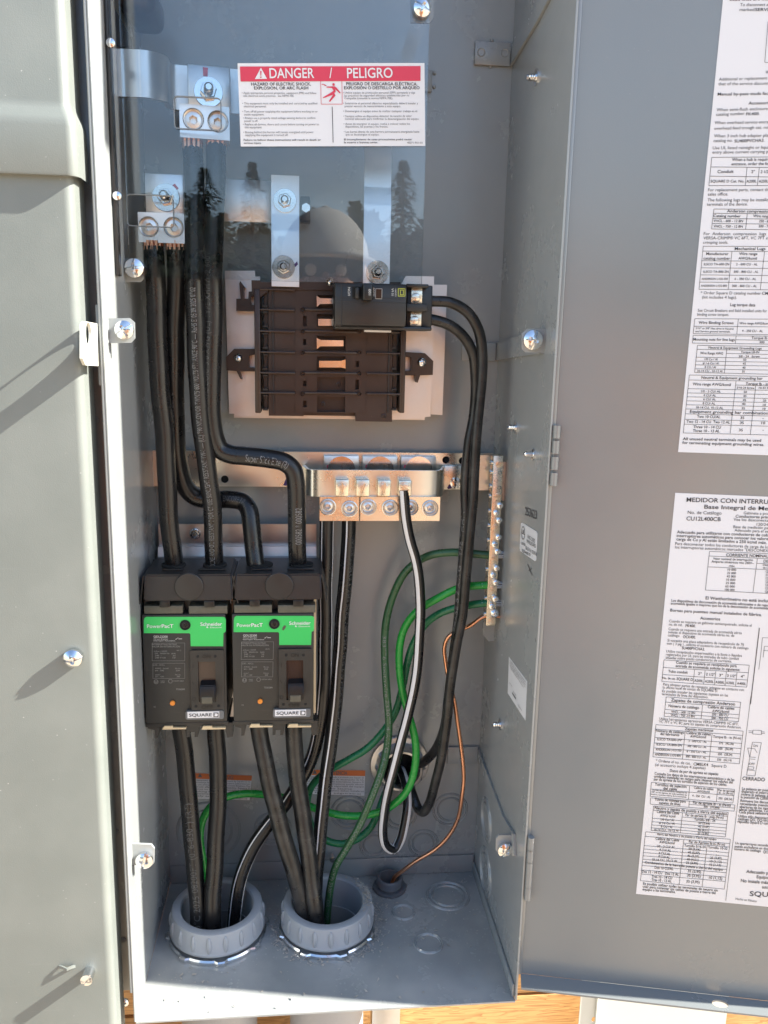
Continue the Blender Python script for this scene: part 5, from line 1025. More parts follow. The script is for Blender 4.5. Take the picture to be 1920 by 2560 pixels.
    for i in ((0, 1, 2, 3), (3, 2, 4, 5), (5, 4, 6, 7), (0, 9, 8, 1), (0, 3, 5, 7, 9), (1, 8, 6, 4, 2)): bm.faces.new([f[j] for j in i])
    bmesh.ops.bevel(bm, geom=list(bm.edges), offset=0.0008, segments=2, affect='EDGES'); hn = obj('toggle', bm, SMOKE, t)
    xa_, xb_, za_, zb_ = rect(*zk(572, 1286), *zk(662, 1326), YM-0.0162); obj('toggle_tip', box(B(), xa_, xb_, YM-0.0119, YM-0.008, hc-0.0004, hc+0.0055, 0.0005), OLIVE, hn)
    # nameplate
    np_ = rplate('nameplate', *zk(444, 1384), *zk(763, 1455), YM-0.0030, 0.003, mat_np, t, r=0.002)
    rplate('name_field', *zk(460, 1391), *zk(724, 1442), YM-0.0034, 0.0005, PAPER, np_)
    p = Print(Plane((0, YM-0.0035, 0), (1, 0, 0), (0, 0, 1)), zk); p.T(474, 1432, 662, 1428, 25, 'SQUARE', 1)
    p.P([(676, 1398), (718, 1398), (718, 1434), (676, 1434)]); p.done('name_print', INK, np_)
    p = Print(Plane((0, YM-0.0039, 0), (1, 0, 0), (0, 0, 1)), zk); p.P([(684, 1404), (704, 1404), (712, 1410), (712, 1422), (704, 1428), (684, 1428), (684, 1420), (690, 1416), (684, 1412)]); p.done('emblem_cutout', PAPER, np_)
    return t
mat_np = mat('grey_nameplate', (0.13, 0.135, 0.14), 0.4)
mb1 = main_breaker(); mb1['label'] = 'main breaker with green label nearest the left wall'
mb2 = copy_tree(mb1); mbs = Vector((at(582.6, 1640, YM).x - at(359.5, 1640, YM).x, 0, 0)); mb2.location += mbs
ORG[mb2.as_pointer()] = ORG[mb1.as_pointer()] + mbs
mb2['label'] = 'main breaker with green label and a brown mark, right one of the pair'
pplate('scuff_mark', [zk(x, y) for x, y in ((1245, 712), (1250, 690), (1268, 674), (1278, 684), (1270, 702), (1256, 718))], YM-0.0008, 0.0002, OLIVE, mb2)
rplate('insulating_card', *zk(1507, 440), *zk(1526, 1400), YM+0.01, 0.03, TAN, mb2)

# ---- neutral assembly
zn = zoom(720, 1080, 0.41); YN = -0.046
nb = thing('neutral_bar', (at(900, 1245, -0.03).x, -0.02, at(900, 1300, -0.04).z), 'neutral bus strap with wire connectors and three twin lugs, right of centre', 'bus bar')
ha_ = [[(at(u, v, -0.014).x+0.0035*math.cos(-i*0.314), at(u, v, -0.014).z+0.0035*math.sin(-i*0.314)) for i in range(20)] for u, v in ((507, 1197), (562, 1198), (1115, 1150), (1156, 1152))]
rplate('rear_bus', 290, 1130, 1232, 1217, -0.014, 0.004, ALU, nb, holes=ha_)
for u, v in ((507, 1197), (562, 1198), (1115, 1150), (1156, 1152)):
    obj('bolt_hole', lathe(B(), [(0.0034, 0.0004), (0.0034, -0.003), (0, -0.003)], frame(at(u, v, -0.0135), FRONT), 20), HOLE, nb)
za_, zb_ = at(930, 1241, YN).z, at(930, 1175, YN).z
xs = [at(760, 1200, -0.02).x, at(764, 1205, -0.03).x, at(772, 1205, -0.042).x, at(785, 1205, YN).x, at(930, 1205, YN).x, at(1088, 1205, YN).x, at(1100, 1205, -0.042).x, at(1106, 1205, -0.03).x, at(1108, 1205, -0.02).x]
strap('front_strap', list(zip(xs, (-0.018, -0.03, -0.042, YN, YN, YN, -0.042, -0.03, -0.018))), za_, zb_, 0.003, ALU, nb)
rplate('side_foot', *zn(950, 205), *zn(1140, 352), -0.020, 0.004, ALU, nb, bev=0.0006)
screw('bond_screw', at(*zn(1022, 310), -0.0204), 34*0.41*mpp(*zn(1022, 310), -0.02), nb, 'slot', ZINC, spin=-0.7, dome=0.15)
mark(nb, 1128, 1215, -0.0205, [(-10, 4), (-4, -4), (2, 2), (0, 6), (-8, 8)], PURP); mark(nb, 716, 1205, -0.0145, [(-8, 8), (-2, -6), (4, -10), (6, -2), (0, 10)], PURP)
for i, (xa_, xb_) in enumerate(((290, 372), (416, 498), (547, 628), (674, 755))):
    c_ = rplate('wire_connector', *zn(xa_, 290+i*1.5), *zn(xb_, 392), YN-0.014, 0.013, BRASS, nb, bev=0.0012)
    screw('clamp_screw', at(*zn((xa_+xb_)/2, 343), YN-0.0142), 31*0.41*mpp(*zn(xa_, 343), YN), c_, 'slot', BRASS, spin=(1.57, 1.2, 1.45, -0.5)[i], dome=0.1, side=0.15)
for i, (xa_, xb_, scs) in enumerate(((193, 434, ((243, 457), (375, 468))), (441, 680, ((489, 458), (622, 463))), (688, 926, ((745, 462), (866, 465))))):
    Yl = -0.052; x0, x1, z0, z1 = rect(*zn(xa_, 396), *zn(xb_, 542), Yl)
    hs_ = [circ(*(lambda q: (q.x, q.z))(at(*zn(a, b), Yl)), 44*0.41*mpp(*zn(a, b), Yl), 24)[::-1] for a, b in scs]
    lb = obj('twin_lug', prism(B(), rrect(x0, x1, z0, z1), hs_, fY(Yl), 0.026), BRASS, nb)
    for a, b in scs:
        q = at(*zn(a, b), Yl); r = 44*0.41*mpp(*zn(a, b), Yl)
        obj('bore_rim', lathe(B(), [(r*0.99, 0.0001), (r*1.1, 0.0003), (r*1.16, 0.0008), (r*1.05, 0.0011), (r*0.85, -0.001), (r*0.85, -0.018)], frame(q, FRONT), 28), LUGM, lb)
        screw('set_screw', q+Vector((0, 0.003, 0)), r*0.82, lb, 'hexsocket', LUGM, spin=0.2+a, dome=0.3, side=0.2)
    k = (220, 455, 690)[i]; rp_ = rplate('lug_pad', *zn(k, 145+i*3), *zn(k+212, 240), -0.0205, 0.006, ALUP, nb, bev=0.0005)
    q = at(*zn(k+105, 232), -0.021); obj('washer', lathe(B(), [(0, 0), (0.013, 0), (0.013, 0.0014), (0, 0.0014)], frame(q, FRONT), 32), ZINC, rp_)
    p = Print(Plane((0, -0.0207, 0), (1, 0, 0), (0, 0, 1)), zn); p.T(k+70, 188+i*2, k+140, 190+i*2, 14, 'CU9AL', 1); p.T(k+40, 212+i*2, k+180, 216+i*2, 14, 'SURCA-G-2', 0); p.done('stamp', INKG, rp_)
    mark(rp_, *zn(k+25, 210), -0.0208, [(-4, 3), (-2, -4), (3, -5), (5, 1), (1, 5)], PINKM)

# ---- equipment grounding bar on the right
zg = zoom(1140, 1080, 0.2804); YGB = -0.062
gb = thing('ground_bar', (at(1228, 1565, YGB).x, -0.04, at(1228, 1580, YGB).z), 'tall narrow grounding bar full of screws by the right wall', 'ground bar')
tp, bt = at(*zg(380, 212), YGB), at(*zg(309, 1726), YGB); hw = 0.0044
# the bar leans a touch, as in the cabinet
bm = box(B(), -hw, hw, YGB, YGB+0.013, 0, tp.z-bt.z, 0.0006)
for v in bm.verts: v.co.x += bt.x+(tp.x-bt.x)*v.co.z/(tp.z-bt.z); v.co.z += bt.z
gbar = obj('bar', bm, BRASS, gb)
for x, y, k_ in ((381, 285, 'o'), (388, 362, 'h'), (356, 430, 'h'), (381, 496, 'h'), (367, 574, 'o'), (382, 652, 's'), (349, 718, 's'), (374, 785, 's'), (350, 856, 'o'), (368, 934, 's'), (335, 998, 's'), (360, 1062, 's'), (339, 1132, 'o'), (352, 1209, 's'), (321, 1272, 's'), (345, 1338, 's'), (326, 1408, 'o'), (341, 1484, 's'), (311, 1550, 's'), (338, 1614, 'b'), (316, 1684, 'o')):
    q = at(*zg(x, y), YGB-0.0001); k = mpp(*zg(x, y), YGB)*0.2804; q.x += 0.0004
    if k_ == 'h': obj('screw_hole', lathe(B(), [(16*k, 0.0003), (14*k, 0.0002), (13*k, -0.001), (0, -0.001)], frame(q, FRONT), 18), HOLE, gbar)
    elif k_ == 'o': screw('bar_screw', q, 33*k, gb, 'slot', BRASS, spin=0.9+x*0.7, dome=0.1, side=0.12)
    elif k_ == 'b': screw('bar_screw', q, 38*k, gb, 'phillips', ZINC, spin=0.4, dome=0.5, side=0.4)
    else: screw('bar_screw', q+Vector((0.0004, 0, 0)), 27*k, gb, 'combo', ZINC, spin=x*0.3, dome=0.35, side=0.9)
for i, y in enumerate((270, 355, 480, 570, 700, 830, 960, 1090, 1220, 1350, 1480, 1620)):
    q = at(*zg(382-0.047*y-52, y), YGB+0.0065); obj('side_screw', lathe(B(), [(0.0024, 0), (0.0024, 0.0016), (0.0012, 0.0022), (0, 0.0022)], frame((bt.x+(tp.x-bt.x)*(q.z-bt.z)/(tp.z-bt.z)-hw, YGB+0.0065, q.z), (-1, 0, 0)), 14), ZINC, gb)
pplate('support_bracket', [zg(x, y) for x, y in ((240, 1640), (390, 1640), (392, 1800), (388, 1862), (294, 1866), (240, 1806))], YGB+0.022, 0.002, GREY, gb)
rplate('support_spine', *zg(352, 1100), *zg(415, 1700), YGB+0.030, 0.002, GREY, gb)
pplate('end_bracket', [zg(x, y) for x, y in ((418, 268), (496, 272), (482, 615), (410, 612))], YGB+0.012, 0.003, GALV, gb)
rplate('bus_link', *zg(205, 208), *zg(335, 520), YGB+0.016, 0.003, ALU, gb)

# ---- conduit fittings
def bushing(cx, cy, label, spin):
    t = thing('conduit_bushing', (cx, cy, ZF), label, 'conduit bushing', 'grey bushings in the cabinet floor')
    Ro, Ri, zt_ = 0.0425, 0.0335, ZF+0.029
    M = Matrix.Translation((cx, cy, 0))
    obj('ring', lathe(B(), [(Ri-0.001, ZF-0.02), (Ri, zt_-0.002), (Ri+0.0012, zt_-0.0004), (Ri+0.003, zt_), (Ro-0.0025, zt_), (Ro-0.0008, zt_-0.0008), (Ro, zt_-0.0025), (Ro+0.0012, ZF+0.0105), (Ro+0.0022, ZF+0.009), (Ro+0.0018, ZF+0.007), (Ro-0.004, ZF+0.006), (Ro-0.004, ZF-0.02)], M, 64, True), RINGP, t)
    for k in range(18):
        a = 2*math.pi*k/18+spin; Mk = M @ Matrix.Rotation(a, 4, 'Z')
        bm = B(); bmesh.ops.create_uvsphere(bm, u_segments=8, v_segments=6, radius=1, matrix=Mk @ Matrix.Translation((Ro-0.0002, 0, ZF+0.0175)) @ Matrix.Diagonal((0.0030, 0.0027, 0.0090, 1))); obj('grip_rib', bm, RINGP, t)
    # toothed steel locknut
    bm = B(); n = 96; rows = []
    for i in range(n):
        a = 2*math.pi*i/n+spin; tooth = (i % 12) in (0, 1, 2); ro = Ro+(0.0062 if tooth else 0.0036); h = 0.0035 if tooth else 0.003
        rows.append([bm.verts.new((cx+r_*math.cos(a), cy+r_*math.sin(a), z_)) for r_, z_ in ((Ri+0.002, ZF+0.0045), (ro-0.0012, ZF+0.0045), (ro, ZF+h), (ro, ZF+0.0006), (Ri+0.002, ZF+0.0006))])
    for i in range(n):
        a_, b_ = rows[i], rows[(i+1) % n]
        for k in range(5): bm.faces.new((a_[k], a_[(k+1) % 5], b_[(k+1) % 5], b_[k]))
    obj('locknut', bm, ZINC, t, 25)
    return t
bushing(*RB[0], 'grey plastic conduit bushing in the floor nearest the left wall', 0.1)
bushing(*RB[1], 'grey plastic conduit bushing in the floor, gritty rim, beside small nipple', 0.22)
for i, (x, y) in enumerate(RB):
    tag(obj('conduit', lathe(B(), [(0.0362, ZF-0.0025), (0.0362, gz), (0.032, gz), (0.032, ZF-0.0025)], Matrix.Translation((x, y, 0)), 40, True), PVC), ('grey conduit pipe dropping below the cabinet near its left corner', 'grey conduit pipe dropping below the middle of the cabinet')[i], 'pipe', 'conduits under the cabinet')
# threaded nipple for the copper wire
np0 = thing('threaded_nipple', (*NB, ZF), 'dark threaded plastic nipple in the floor with bare copper wire in it', 'nipple')
pr = [(0.0105, ZF-0.02), (0.0105, ZF+0.0135), (0.0115, ZF+0.0140), (0.0125, ZF+0.0138)]
for k in range(5): pr += [(0.0137, ZF+0.0125-k*0.0017), (0.0126, ZF+0.0117-k*0.0017)]
pr += [(0.0126, ZF+0.004), (0.0126, ZF-0.02)]
obj('threads', lathe(B(), pr, Matrix.Translation((*NB, 0)), 36, True), DKPL, np0)
bm = B(); n = 64; rows = []
for i in range(n):
    a = 2*math.pi*i/n; ro = 0.0180 if (i % 16) in (0, 1) else 0.0170
    rows.append([bm.verts.new((NB[0]+r_*math.cos(a), NB[1]+r_*math.sin(a), z_)) for r_, z_ in ((0.013, ZF+0.0036), (ro-0.001, ZF+0.0036), (ro, ZF+0.003), (ro, ZF+0.0004), (0.013, ZF+0.0004))])
for i in range(n):
    a_, b_ = rows[i], rows[(i+1) % n]
    for k in range(5): bm.faces.new((a_[k], a_[(k+1) % 5], b_[(k+1) % 5], b_[k]))
obj('locknut', bm, DKPL, np0, 25)
# plated fitting in the back wall
rf = thing('rear_fitting', (holec.x, 0, holec.z-0.025), 'shiny round cable fitting in the back wall, low on the right', 'cable fitting')
kf = mpp(998, 1906, 0)
obj('collar', lathe(B(), [(44*kf, -0.009), (44*kf, 0.016), (47*kf, 0.0185), (52*kf, 0.0185), (56*kf, 0.016), (58*kf, 0.012), (60*kf, 0.005), (72*kf, 0.004), (74*kf, 0.003), (74*kf, 0.0004), (60*kf, 0.0002)], frame((holec.x, 0, holec.z), FRONT), 48), GALV, rf)
obj('throat', lathe(B(), [(43.9*kf, 0.012), (43*kf, -0.008), (0, -0.0085)], frame((holec.x, 0, holec.z), FRONT), 36), HOLE, rf)
for k in range(12):
    a = k*math.pi/6; q = Vector((holec.x+math.cos(a)*58*kf, -0.009, holec.z+math.sin(a)*58*kf)); bm = B()
    bmesh.ops.create_uvsphere(bm, u_segments=8, v_segments=6, radius=1, matrix=Matrix.Translation(q) @ Matrix.Diagonal((0.0022, 0.007, 0.0022, 1))); obj('grip_rib', bm, GALV, rf)

# ---- cables
def strands(parent, p, axis, r, n=9, ln=0.012, m=COPPER):
    bm = B(); M = frame(p, axis)
    for i in range(n):
        a = 2*math.pi*i/n; q = M @ Vector((math.cos(a)*r*0.8, math.sin(a)*r*0.8, 0)); bm2 = frame(q, axis)
        lathe(bm, [(r*0.22, 0), (r*0.22, ln), (0, ln)], bm2, 6)
    o = obj('copper_strands', bm, m, parent); o['kind'] = 'stuff'; return o
def cable(name, pix, r, m, label, group=None, stripes=(), texts=(), raw=False, ins=True):
    c = Cable(pix, r, raw); p0 = min(c.c, key=lambda q: q.z)
    t = thing(name, p0, label, 'cable' if name != 'copper_wire' else 'wire', group)
    obj('insulation' if ins else 'conductor', c.tube(), m, t, 60)
    for a0, a1 in stripes: obj('white_stripe', c.stripe(a0, a1), WSTR, t, 60)
    for f0, f1, ang, h, s_, up, mm in texts:
        bm = B(); c.text(bm, c.s[-1]*f0, c.s[-1]*f1, ang, h, s_, up); obj('printed_legend', bm, mm, t, 0)
    return t, c
BL = 'black feeder cables from the terminal lugs to the main breakers'
RC = 0.0079
t_, c_ = cable('power_cable', [(384, 616, -.088), (386, 655, -.088), (388, 706, -.086), (394, 840, -.084), (401, 973, -.082), (411, 1090, -.08), (419, 1220, -.078), (427, 1341, -.076), (435, 1410, -.074), (438, 1440, -.074)], RC, WIRE, 'straight black feeder cable nearest the left wall above the left main breaker', BL)
strands(t_, at(384, 626, -.088), (0, 0, 1), RC, 12, .007)
t_, c_ = cable('power_cable', [(440, 616, -.086), (442, 655, -.084), (443, 706, -.08), (438, 834, -.074), (436, 973, -.068), (440, 1083, -.064), (450, 1175, -.06), (466, 1220, -.058), (491, 1243, -.056), (527, 1249, -.056), (578, 1249, -.058), (607, 1256, -.06), (623, 1278, -.064), (629, 1311, -.067), (635, 1371, -.07), (640, 1410, -.073), (643, 1440, -.074)], RC, WIRE, 'black feeder cable bent sideways beneath its neighbour into the right main breaker, left pole', BL,
       texts=((.36, .50, 0.35, .0055, 'SUPER SLICK ELITE', True, WPRD), (.74, .80, -0.3, .005, 'ENCORE 3/0', False, WPRD)))
strands(t_, at(440, 626, -.086), (0, 0, 1), RC, 12, .007)
t_, c_ = cable('power_cable', [(482, 374, -.085), (483, 410, -.087), (485, 520, -.09), (487, 640, -.09), (488, 706, -.09), (490, 834, -.089), (493, 917, -.088), (502, 1028, -.086), (510, 1111, -.085), (520, 1190, -.083), (528, 1251, -.081), (533, 1311, -.079), (537, 1410, -.075), (539, 1440, -.074)], RC, WIRE, 'straight black feeder cable with bold white lettering down to the left main breaker', BL,
       texts=((.30, .985, 0.1, .0044, 'GASOLINE AND OIL RESISTANT II FOR CT USE SUNLIGHT RESISTANT VW-1 ---- (UL) T90 NYLON OR TWN75 600 VOLTS FT1 ANCE 90°C ---- RoHS EI 05/09/2025 07:02', True, WPRT),))
strands(t_, at(482, 380, -.085), (0, 0, 1), RC, 10, .0125)
t_, c_ = cable('power_cable', [(541, 366, -.083), (539, 410, -.086), (536, 560, -.087), (532, 706, -.086), (531, 834, -.085), (529, 973, -.083), (531, 1056, -.082), (537, 1097, -.081), (550, 1124, -.08), (575, 1136, -.08), (611, 1140, -.08), (672, 1147, -.08), (709, 1155, -.08), (732, 1173, -.08), (741, 1203, -.08), (742, 1281, -.079), (742, 1360, -.077), (743, 1410, -.075), (744, 1440, -.074)], RC, WIRE, 'black feeder cable stepping right in an S bend to the right main breaker, right pole', BL,
       texts=((.20, .56, 0.5, .005, 'ENCORE WIRE CORP 3/0 AWG (UL) TYPE XHHW-2 600V', True, WPRD), (.655, .745, 0.05, .006, 'Super Slick Elite (R)', False, WPRT), (.84, .92, -0.2, .0055, '000582 * 000582', True, WPRT), (.80, .97, 1.05, .005, 'ENCORE WIRE CORP 3/0 AWG TYPE XHHN GAS', True, WPRD)))
strands(t_, at(541, 372, -.083), (0, 0, 1), RC, 10, .0095)
LD = 'black load cables below the main breakers'
yb = RB[0][1]
zr_in = -0.62
def ring_end(i, dx, dy): x, y = RB[i]; return [Vector((x+dx, y+dy, ZF+0.02)), Vector((x+dx*0.9, y+dy*0.9, zr_in))]
def P_(l): return [at(*q) for q in l]
t_, c_ = cable('power_cable', P_([(446, 1780, -.066), (452, 1815, -.066), (458, 1860, -.066), (464, 1921, -.067), (473, 2011, -.07), (482, 2101, -.075), (488, 2192, -.08), (493, 2240, -.083)])+[Vector((at(497, 2290, -.088).x, -.088, ZF+0.005)), Vector((at(497, 2290, -.088).x+.002, -.086, zr_in))], .0080, WIRE, 'leftmost black load cable below the breakers, printed with pale date lettering', LD, raw=True,
       texts=((.30, .83, 0.05, .006, 'XHHW 90°C 2025 08200FT (076-8301) (RT)', True, WPRD),))
t_, c_ = cable('power_cable', P_([(540, 1780, -.066), (540, 1827, -.066), (543, 1890, -.066), (545, 1951, -.067), (545, 2011, -.07), (541, 2101, -.076), (535, 2192, -.083), (531, 2240, -.087)])+[Vector((at(529, 2290, -.093).x, -.092, ZF+0.005)), Vector((at(529, 2290, -.093).x, -.09, zr_in))], .0080, WIRE, 'shiny black load cable, second from left below the breakers', LD, raw=True)
t_, c_ = cable('power_cable', P_([(642, 1780, -.066), (649, 1827, -.067), (664, 1905, -.072), (686, 2011, -.078), (711, 2101, -.082), (735, 2177, -.085), (752, 2240, -.086)])+[Vector((at(764, 2290, -.088).x, -.088, ZF+0.005)), Vector((at(770, 2290, -.088).x, -.086, zr_in))], .0080, WIRE2, 'black load cable slanting across from the right breaker, left pole, into right bushing', LD, raw=True)
t_, c_ = cable('power_cable', P_([(733, 1780, -.064), (735, 1827, -.064), (741, 1921, -.066), (756, 2041, -.073), (771, 2132, -.08), (780, 2207, -.086), (786, 2250, -.09)])+[Vector((at(790, 2290, -.094).x, -.094, ZF+0.005)), Vector((at(790, 2290, -.094).x, -.092, zr_in))], .0080, WIRE2, 'black load cable nearly straight down from the right breaker, right pole', LD, raw=True)
NU = 'striped neutral cables hanging from the neutral lugs'
t_, c_ = cable('neutral_cable', P_([(816, 1280, -.042), (816, 1301, -.042), (815, 1380, -.042), (814, 1449, -.042), (813, 1560, -.042), (811, 1640, -.042), (810, 1720, -.041), (802, 1800, -.04), (786, 1875, -.04), (759, 1936, -.043), (717, 2005, -.05), (671, 2062, -.056), (628, 2126, -.06), (601, 2192, -.064)])+[Vector((at(586, 2250, -.068).x, -.07, ZF+0.012)), Vector((at(584, 2250, -.068).x, -.078, zr_in))], .0066, WIRE, 'black neutral cable with two white stripes sweeping left into left bushing', NU, stripes=((-1.25, -1.02), (0.62, 0.80)), raw=True)
t_, c_ = cable('neutral_cable', P_([(872, 1280, -.042), (872, 1306, -.042), (868, 1408, -.042), (861, 1475, -.042), (855, 1531, -.042), (849, 1640, -.042), (838, 1770, -.044), (822, 1890, -.05), (811, 1981, -.056), (802, 2071, -.062), (794, 2147, -.066), (790, 2200, -.068)])+[Vector((at(788, 2240, -.07).x, -.07, ZF+0.01)), Vector((at(788, 2240, -.07).x, -.074, zr_in))], .0066, WIRE, 'black neutral cable with one white stripe and fine print into right bushing', NU, stripes=((0.22, 0.42),), raw=True,
       texts=((.05, .70, -0.75, .004, 'SOUTHWIRE 3/0 AWG CU 7 STR COMPACT 2/0 XHHW-2 SUN RES 600V TYPE USE-2 E33077 RHW', True, WPRD),))
t_, c_ = cable('neutral_cable', [(1009, 1225, -.058), (1011, 1250, -.058), (1015, 1293, -.058), (1025, 1347, -.057), (1039, 1400, -.056), (1047, 1449, -.056), (1051, 1511, -.056), (1050, 1572, -.056), (1046, 1640, -.056), (1035, 1720, -.056), (1018, 1794, -.056), (996, 1880, -.056), (972, 1970, -.055), (960, 2030, -.053), (957, 2078, -.051), (965, 2112, -.049), (984, 2123, -.046), (1001, 2100, -.042), (1012, 2060, -.038), (1018, 2010, -.032), (1014, 1960, -.02), (1005, 1930, -.004), (1002, 1925, .012)], .0047, WIRE, 'black cable with broad white stripes looping low beside green wires', None, stripes=((-1.75, -1.3), (0.15, 0.95)))
strands(t_, at(1008, 1206, -.056), (0, 0, -1), .0042, 8, .012, LUGM)
BC = 'black branch cables from the plug-on breaker'
t_, c_ = cable('branch_cable', [(1066, 752, -.068), (1084, 753, -.068), (1128, 757, -.068), (1170, 782, -.067), (1196, 827, -.066), (1205, 879, -.065), (1204, 944, -.065), (1197, 1030, -.065), (1190, 1100, -.066), (1182, 1244, -.068), (1168, 1408, -.07), (1156, 1531, -.07), (1140, 1620, -.07), (1127, 1708, -.068), (1117, 1799, -.064), (1104, 1890, -.058), (1088, 1960, -.052), (1072, 2010, -.046), (1058, 2030, -.042), (1046, 2022, -.036), (1034, 1994, -.028), (1020, 1955, -.012), (1012, 1930, .006), (1010, 1925, .014)], .0046, WIRE2, 'outer black branch cable from the plug-on breaker, ending in a low U bend', BC)
t_, c_ = cable('branch_cable', [(1066, 798, -.068), (1084, 800, -.068), (1126, 814, -.067), (1160, 844, -.064), (1181, 883, -.06), (1189, 944, -.057), (1185, 1040, -.056), (1172, 1110, -.057), (1163, 1203, -.058), (1164, 1290, -.06), (1157, 1408, -.061), (1147, 1531, -.061), (1134, 1640, -.06), (1122, 1740, -.056), (1110, 1820, -.048), (1090, 1872, -.036), (1062, 1903, -.022), (1035, 1915, -.004), (1025, 1917, .012)], .0046, WIRE2, 'inner black branch cable from the plug-on breaker, running straight into rear fitting', BC,
       texts=((.38, .60, 0.9, .004, 'PHASE B 2 AWG TYPE THHN', True, WPRT),))
GC = 'green grounding wires from the grounding bar'
t_, c_ = cable('ground_wire', P_([(1236, 1389, -.056), (1212, 1387, -.056), (1130, 1381, -.05), (1068, 1391, -.042), (1015, 1428, -.036), (982, 1490, -.034), (966, 1551, -.036), (962, 1640, -.04), (967, 1736, -.046), (972, 1820, -.05), (966, 1880, -.054), (950, 1939, -.06), (927, 1999, -.064), (895, 2070, -.066), (863, 2126, -.067), (840, 2166, -.067)])+[Vector((at(822, 2205, -.066).x, -.066, ZF+.02)), Vector((at(812, 2230, -.066).x, -.066, zr_in))], .0037, GRN1, 'dark olive-green printed grounding wire arcing highest and ending in right bushing', GC, raw=True,
       texts=((.30, .52, 0.2, .0036, '383776 Southwire E33077 4 AWG', False, WPRT), (.53, .93, 0.2, .0036, '4 AWG COMPACT AL TYPE XHHW-2 (UL) (MUMP) E33077 OR TYPE USE-2 600V', False, WPRT)))
strands(t_, at(1206, 1387, -.056), (1, 0, 0), .0034, 8, .03, LUGM)
t_, c_ = cable('ground_wire', P_([(1236, 1462, -.056), (1208, 1463, -.056), (1150, 1470, -.05), (1089, 1498, -.044), (1044, 1527, -.04), (1015, 1564, -.037), (1002, 1601, -.036), (998, 1650, -.036), (1004, 1720, -.038), (1020, 1780, -.042), (1034, 1830, -.046), (1040, 1872, -.048), (1036, 1927, -.048), (1018, 1975, -.047), (986, 2009, -.045), (951, 2029, -.042), (903, 2039, -.038), (851, 2037, -.034), (799, 2024, -.030), (750, 2008, -.026), (702, 1993, -.024), (659, 1986, -.024), (611, 1984, -.026), (566, 1993, -.03), (527, 2017, -.036), (505, 2056, -.042), (500, 2100, -.048)])+[at(510, 2170, -.054), Vector((at(520, 2210, -.06).x, -.058, ZF+.02)), Vector((at(522, 2230, -.06).x, -.06, zr_in))], .0037, GRN2, 'bright green grounding wire sweeping low to the left bushing', GC, raw=True)
strands(t_, at(1203, 1463, -.056), (1, 0, 0), .0034, 8, .031, LUGM)
t_, c_ = cable('ground_wire', [(1236, 1506, -.056), (1208, 1508, -.056), (1150, 1517, -.048), (1097, 1535, -.040), (1060, 1564, -.034), (1034, 1609, -.030), (1018, 1660, -.028), (1006, 1720, -.028), (988, 1780, -.03), (958, 1828, -.032), (919, 1870, -.032), (879, 1895, -.031), (839, 1917, -.029), (799, 1942, -.027), (774, 1975, -.026), (768, 2020, -.026), (782, 2070, -.027), (815, 2100, -.028), (855, 2109, -.028), (895, 2096, -.028), (925, 2070, -.027), (943, 2035, -.024), (960, 1990, -.018), (978, 1950, -.004), (982, 1945, .012)], .0036, GRN3, 'blue-green grounding wire in a small loop low behind the others', GC)
strands(t_, at(1203, 1508, -.056), (1, 0, 0), .0034, 7, .036, LUGM)
cable('copper_wire', P_([(1258, 1541, -.055), (1236, 1540, -.055), (1210, 1541, -.055), (1175, 1564, -.052), (1138, 1580, -.048), (1120, 1594, -.046), (1111, 1618, -.045), (1113, 1650, -.045), (1122, 1700, -.046), (1136, 1754, -.047), (1143, 1799, -.048), (1151, 1853, -.048), (1157, 1907, -.048), (1159, 1950, -.047), (1155, 1989, -.046), (1145, 2047, -.043), (1125, 2086, -.04), (1090, 2122, -.036), (1038, 2154, -.031), (1006, 2178, -.028)])+[Vector((NB[0]+.004, NB[1]-.001, ZF+.012)), Vector((NB[0], NB[1], ZF-.03))], .0020, COPPER, 'bare copper wire curving from the grounding bar to the floor nipple', raw=True, ins=False)
# loose hardware and grit on the floor
sq = at(831, 2140, -.004); stud = tag(obj('wall_stud', lathe(B(), [(0.0034, 0), (0.0034, 0.009), (0.0025, 0.010), (0, 0.010)], frame(sq, (0, -1, 0.15)), 6), ZINC), 'small plated hex stud end low on the back wall, beside dark green wire', 'bolt')
bm = B(); random.seed(11)
def chip(x, y, z_, s_):
    vv = [bm.verts.new((x+random.uniform(-1, 1)*s_, y+random.uniform(-1, 1)*s_, z_+random.uniform(0, 0.7)*s_)) for _ in range(4)]
    for f in ((0, 1, 2), (0, 2, 3), (0, 3, 1), (1, 3, 2)): bm.faces.new([vv[i] for i in f])
for i in range(1100):
    k = random.random()
    if k < .45: a = random.gauss(-0.2, 0.75); r_ = random.gauss(0.049, 0.004); x, y = RB[1][0]+r_*math.cos(a), RB[1][1]+r_*math.sin(a)
    elif k < .6: a = random.gauss(3.6, 0.5); r_ = random.gauss(0.051, 0.003); x, y = RB[1][0]+r_*math.cos(a), RB[1][1]+r_*math.sin(a)
    elif k < .8: x, y = random.gauss(NB[0]-0.02, 0.02), random.gauss(-0.055, 0.02)
    else: x, y = random.uniform(XL+.01, XR-.01), random.uniform(YF+.005, -.01)
    if abs(x) < W/2-.003 and YF < y < -.002 and min(math.hypot(x-b[0], y-b[1]) for b in RB) > .047 and math.hypot(x-NB[0], y-NB[1]) > .019: chip(x, y, ZF+.0004, random.choice((.0006, .0008, .0011, .0016, .0022)))
for i in range(260):
    a = random.gauss(0.25, 0.35); r_ = random.uniform(.0345, .0415); chip(RB[1][0]+r_*math.cos(a), RB[1][1]+r_*math.sin(a), ZF+.0292, random.choice((.0008, .0012, .002)))
grit = obj('grit', bm, DUST, None, 0); grit['kind'] = 'stuff'; grit['label'] = 'scattered grit and drill chips on the cabinet floor'

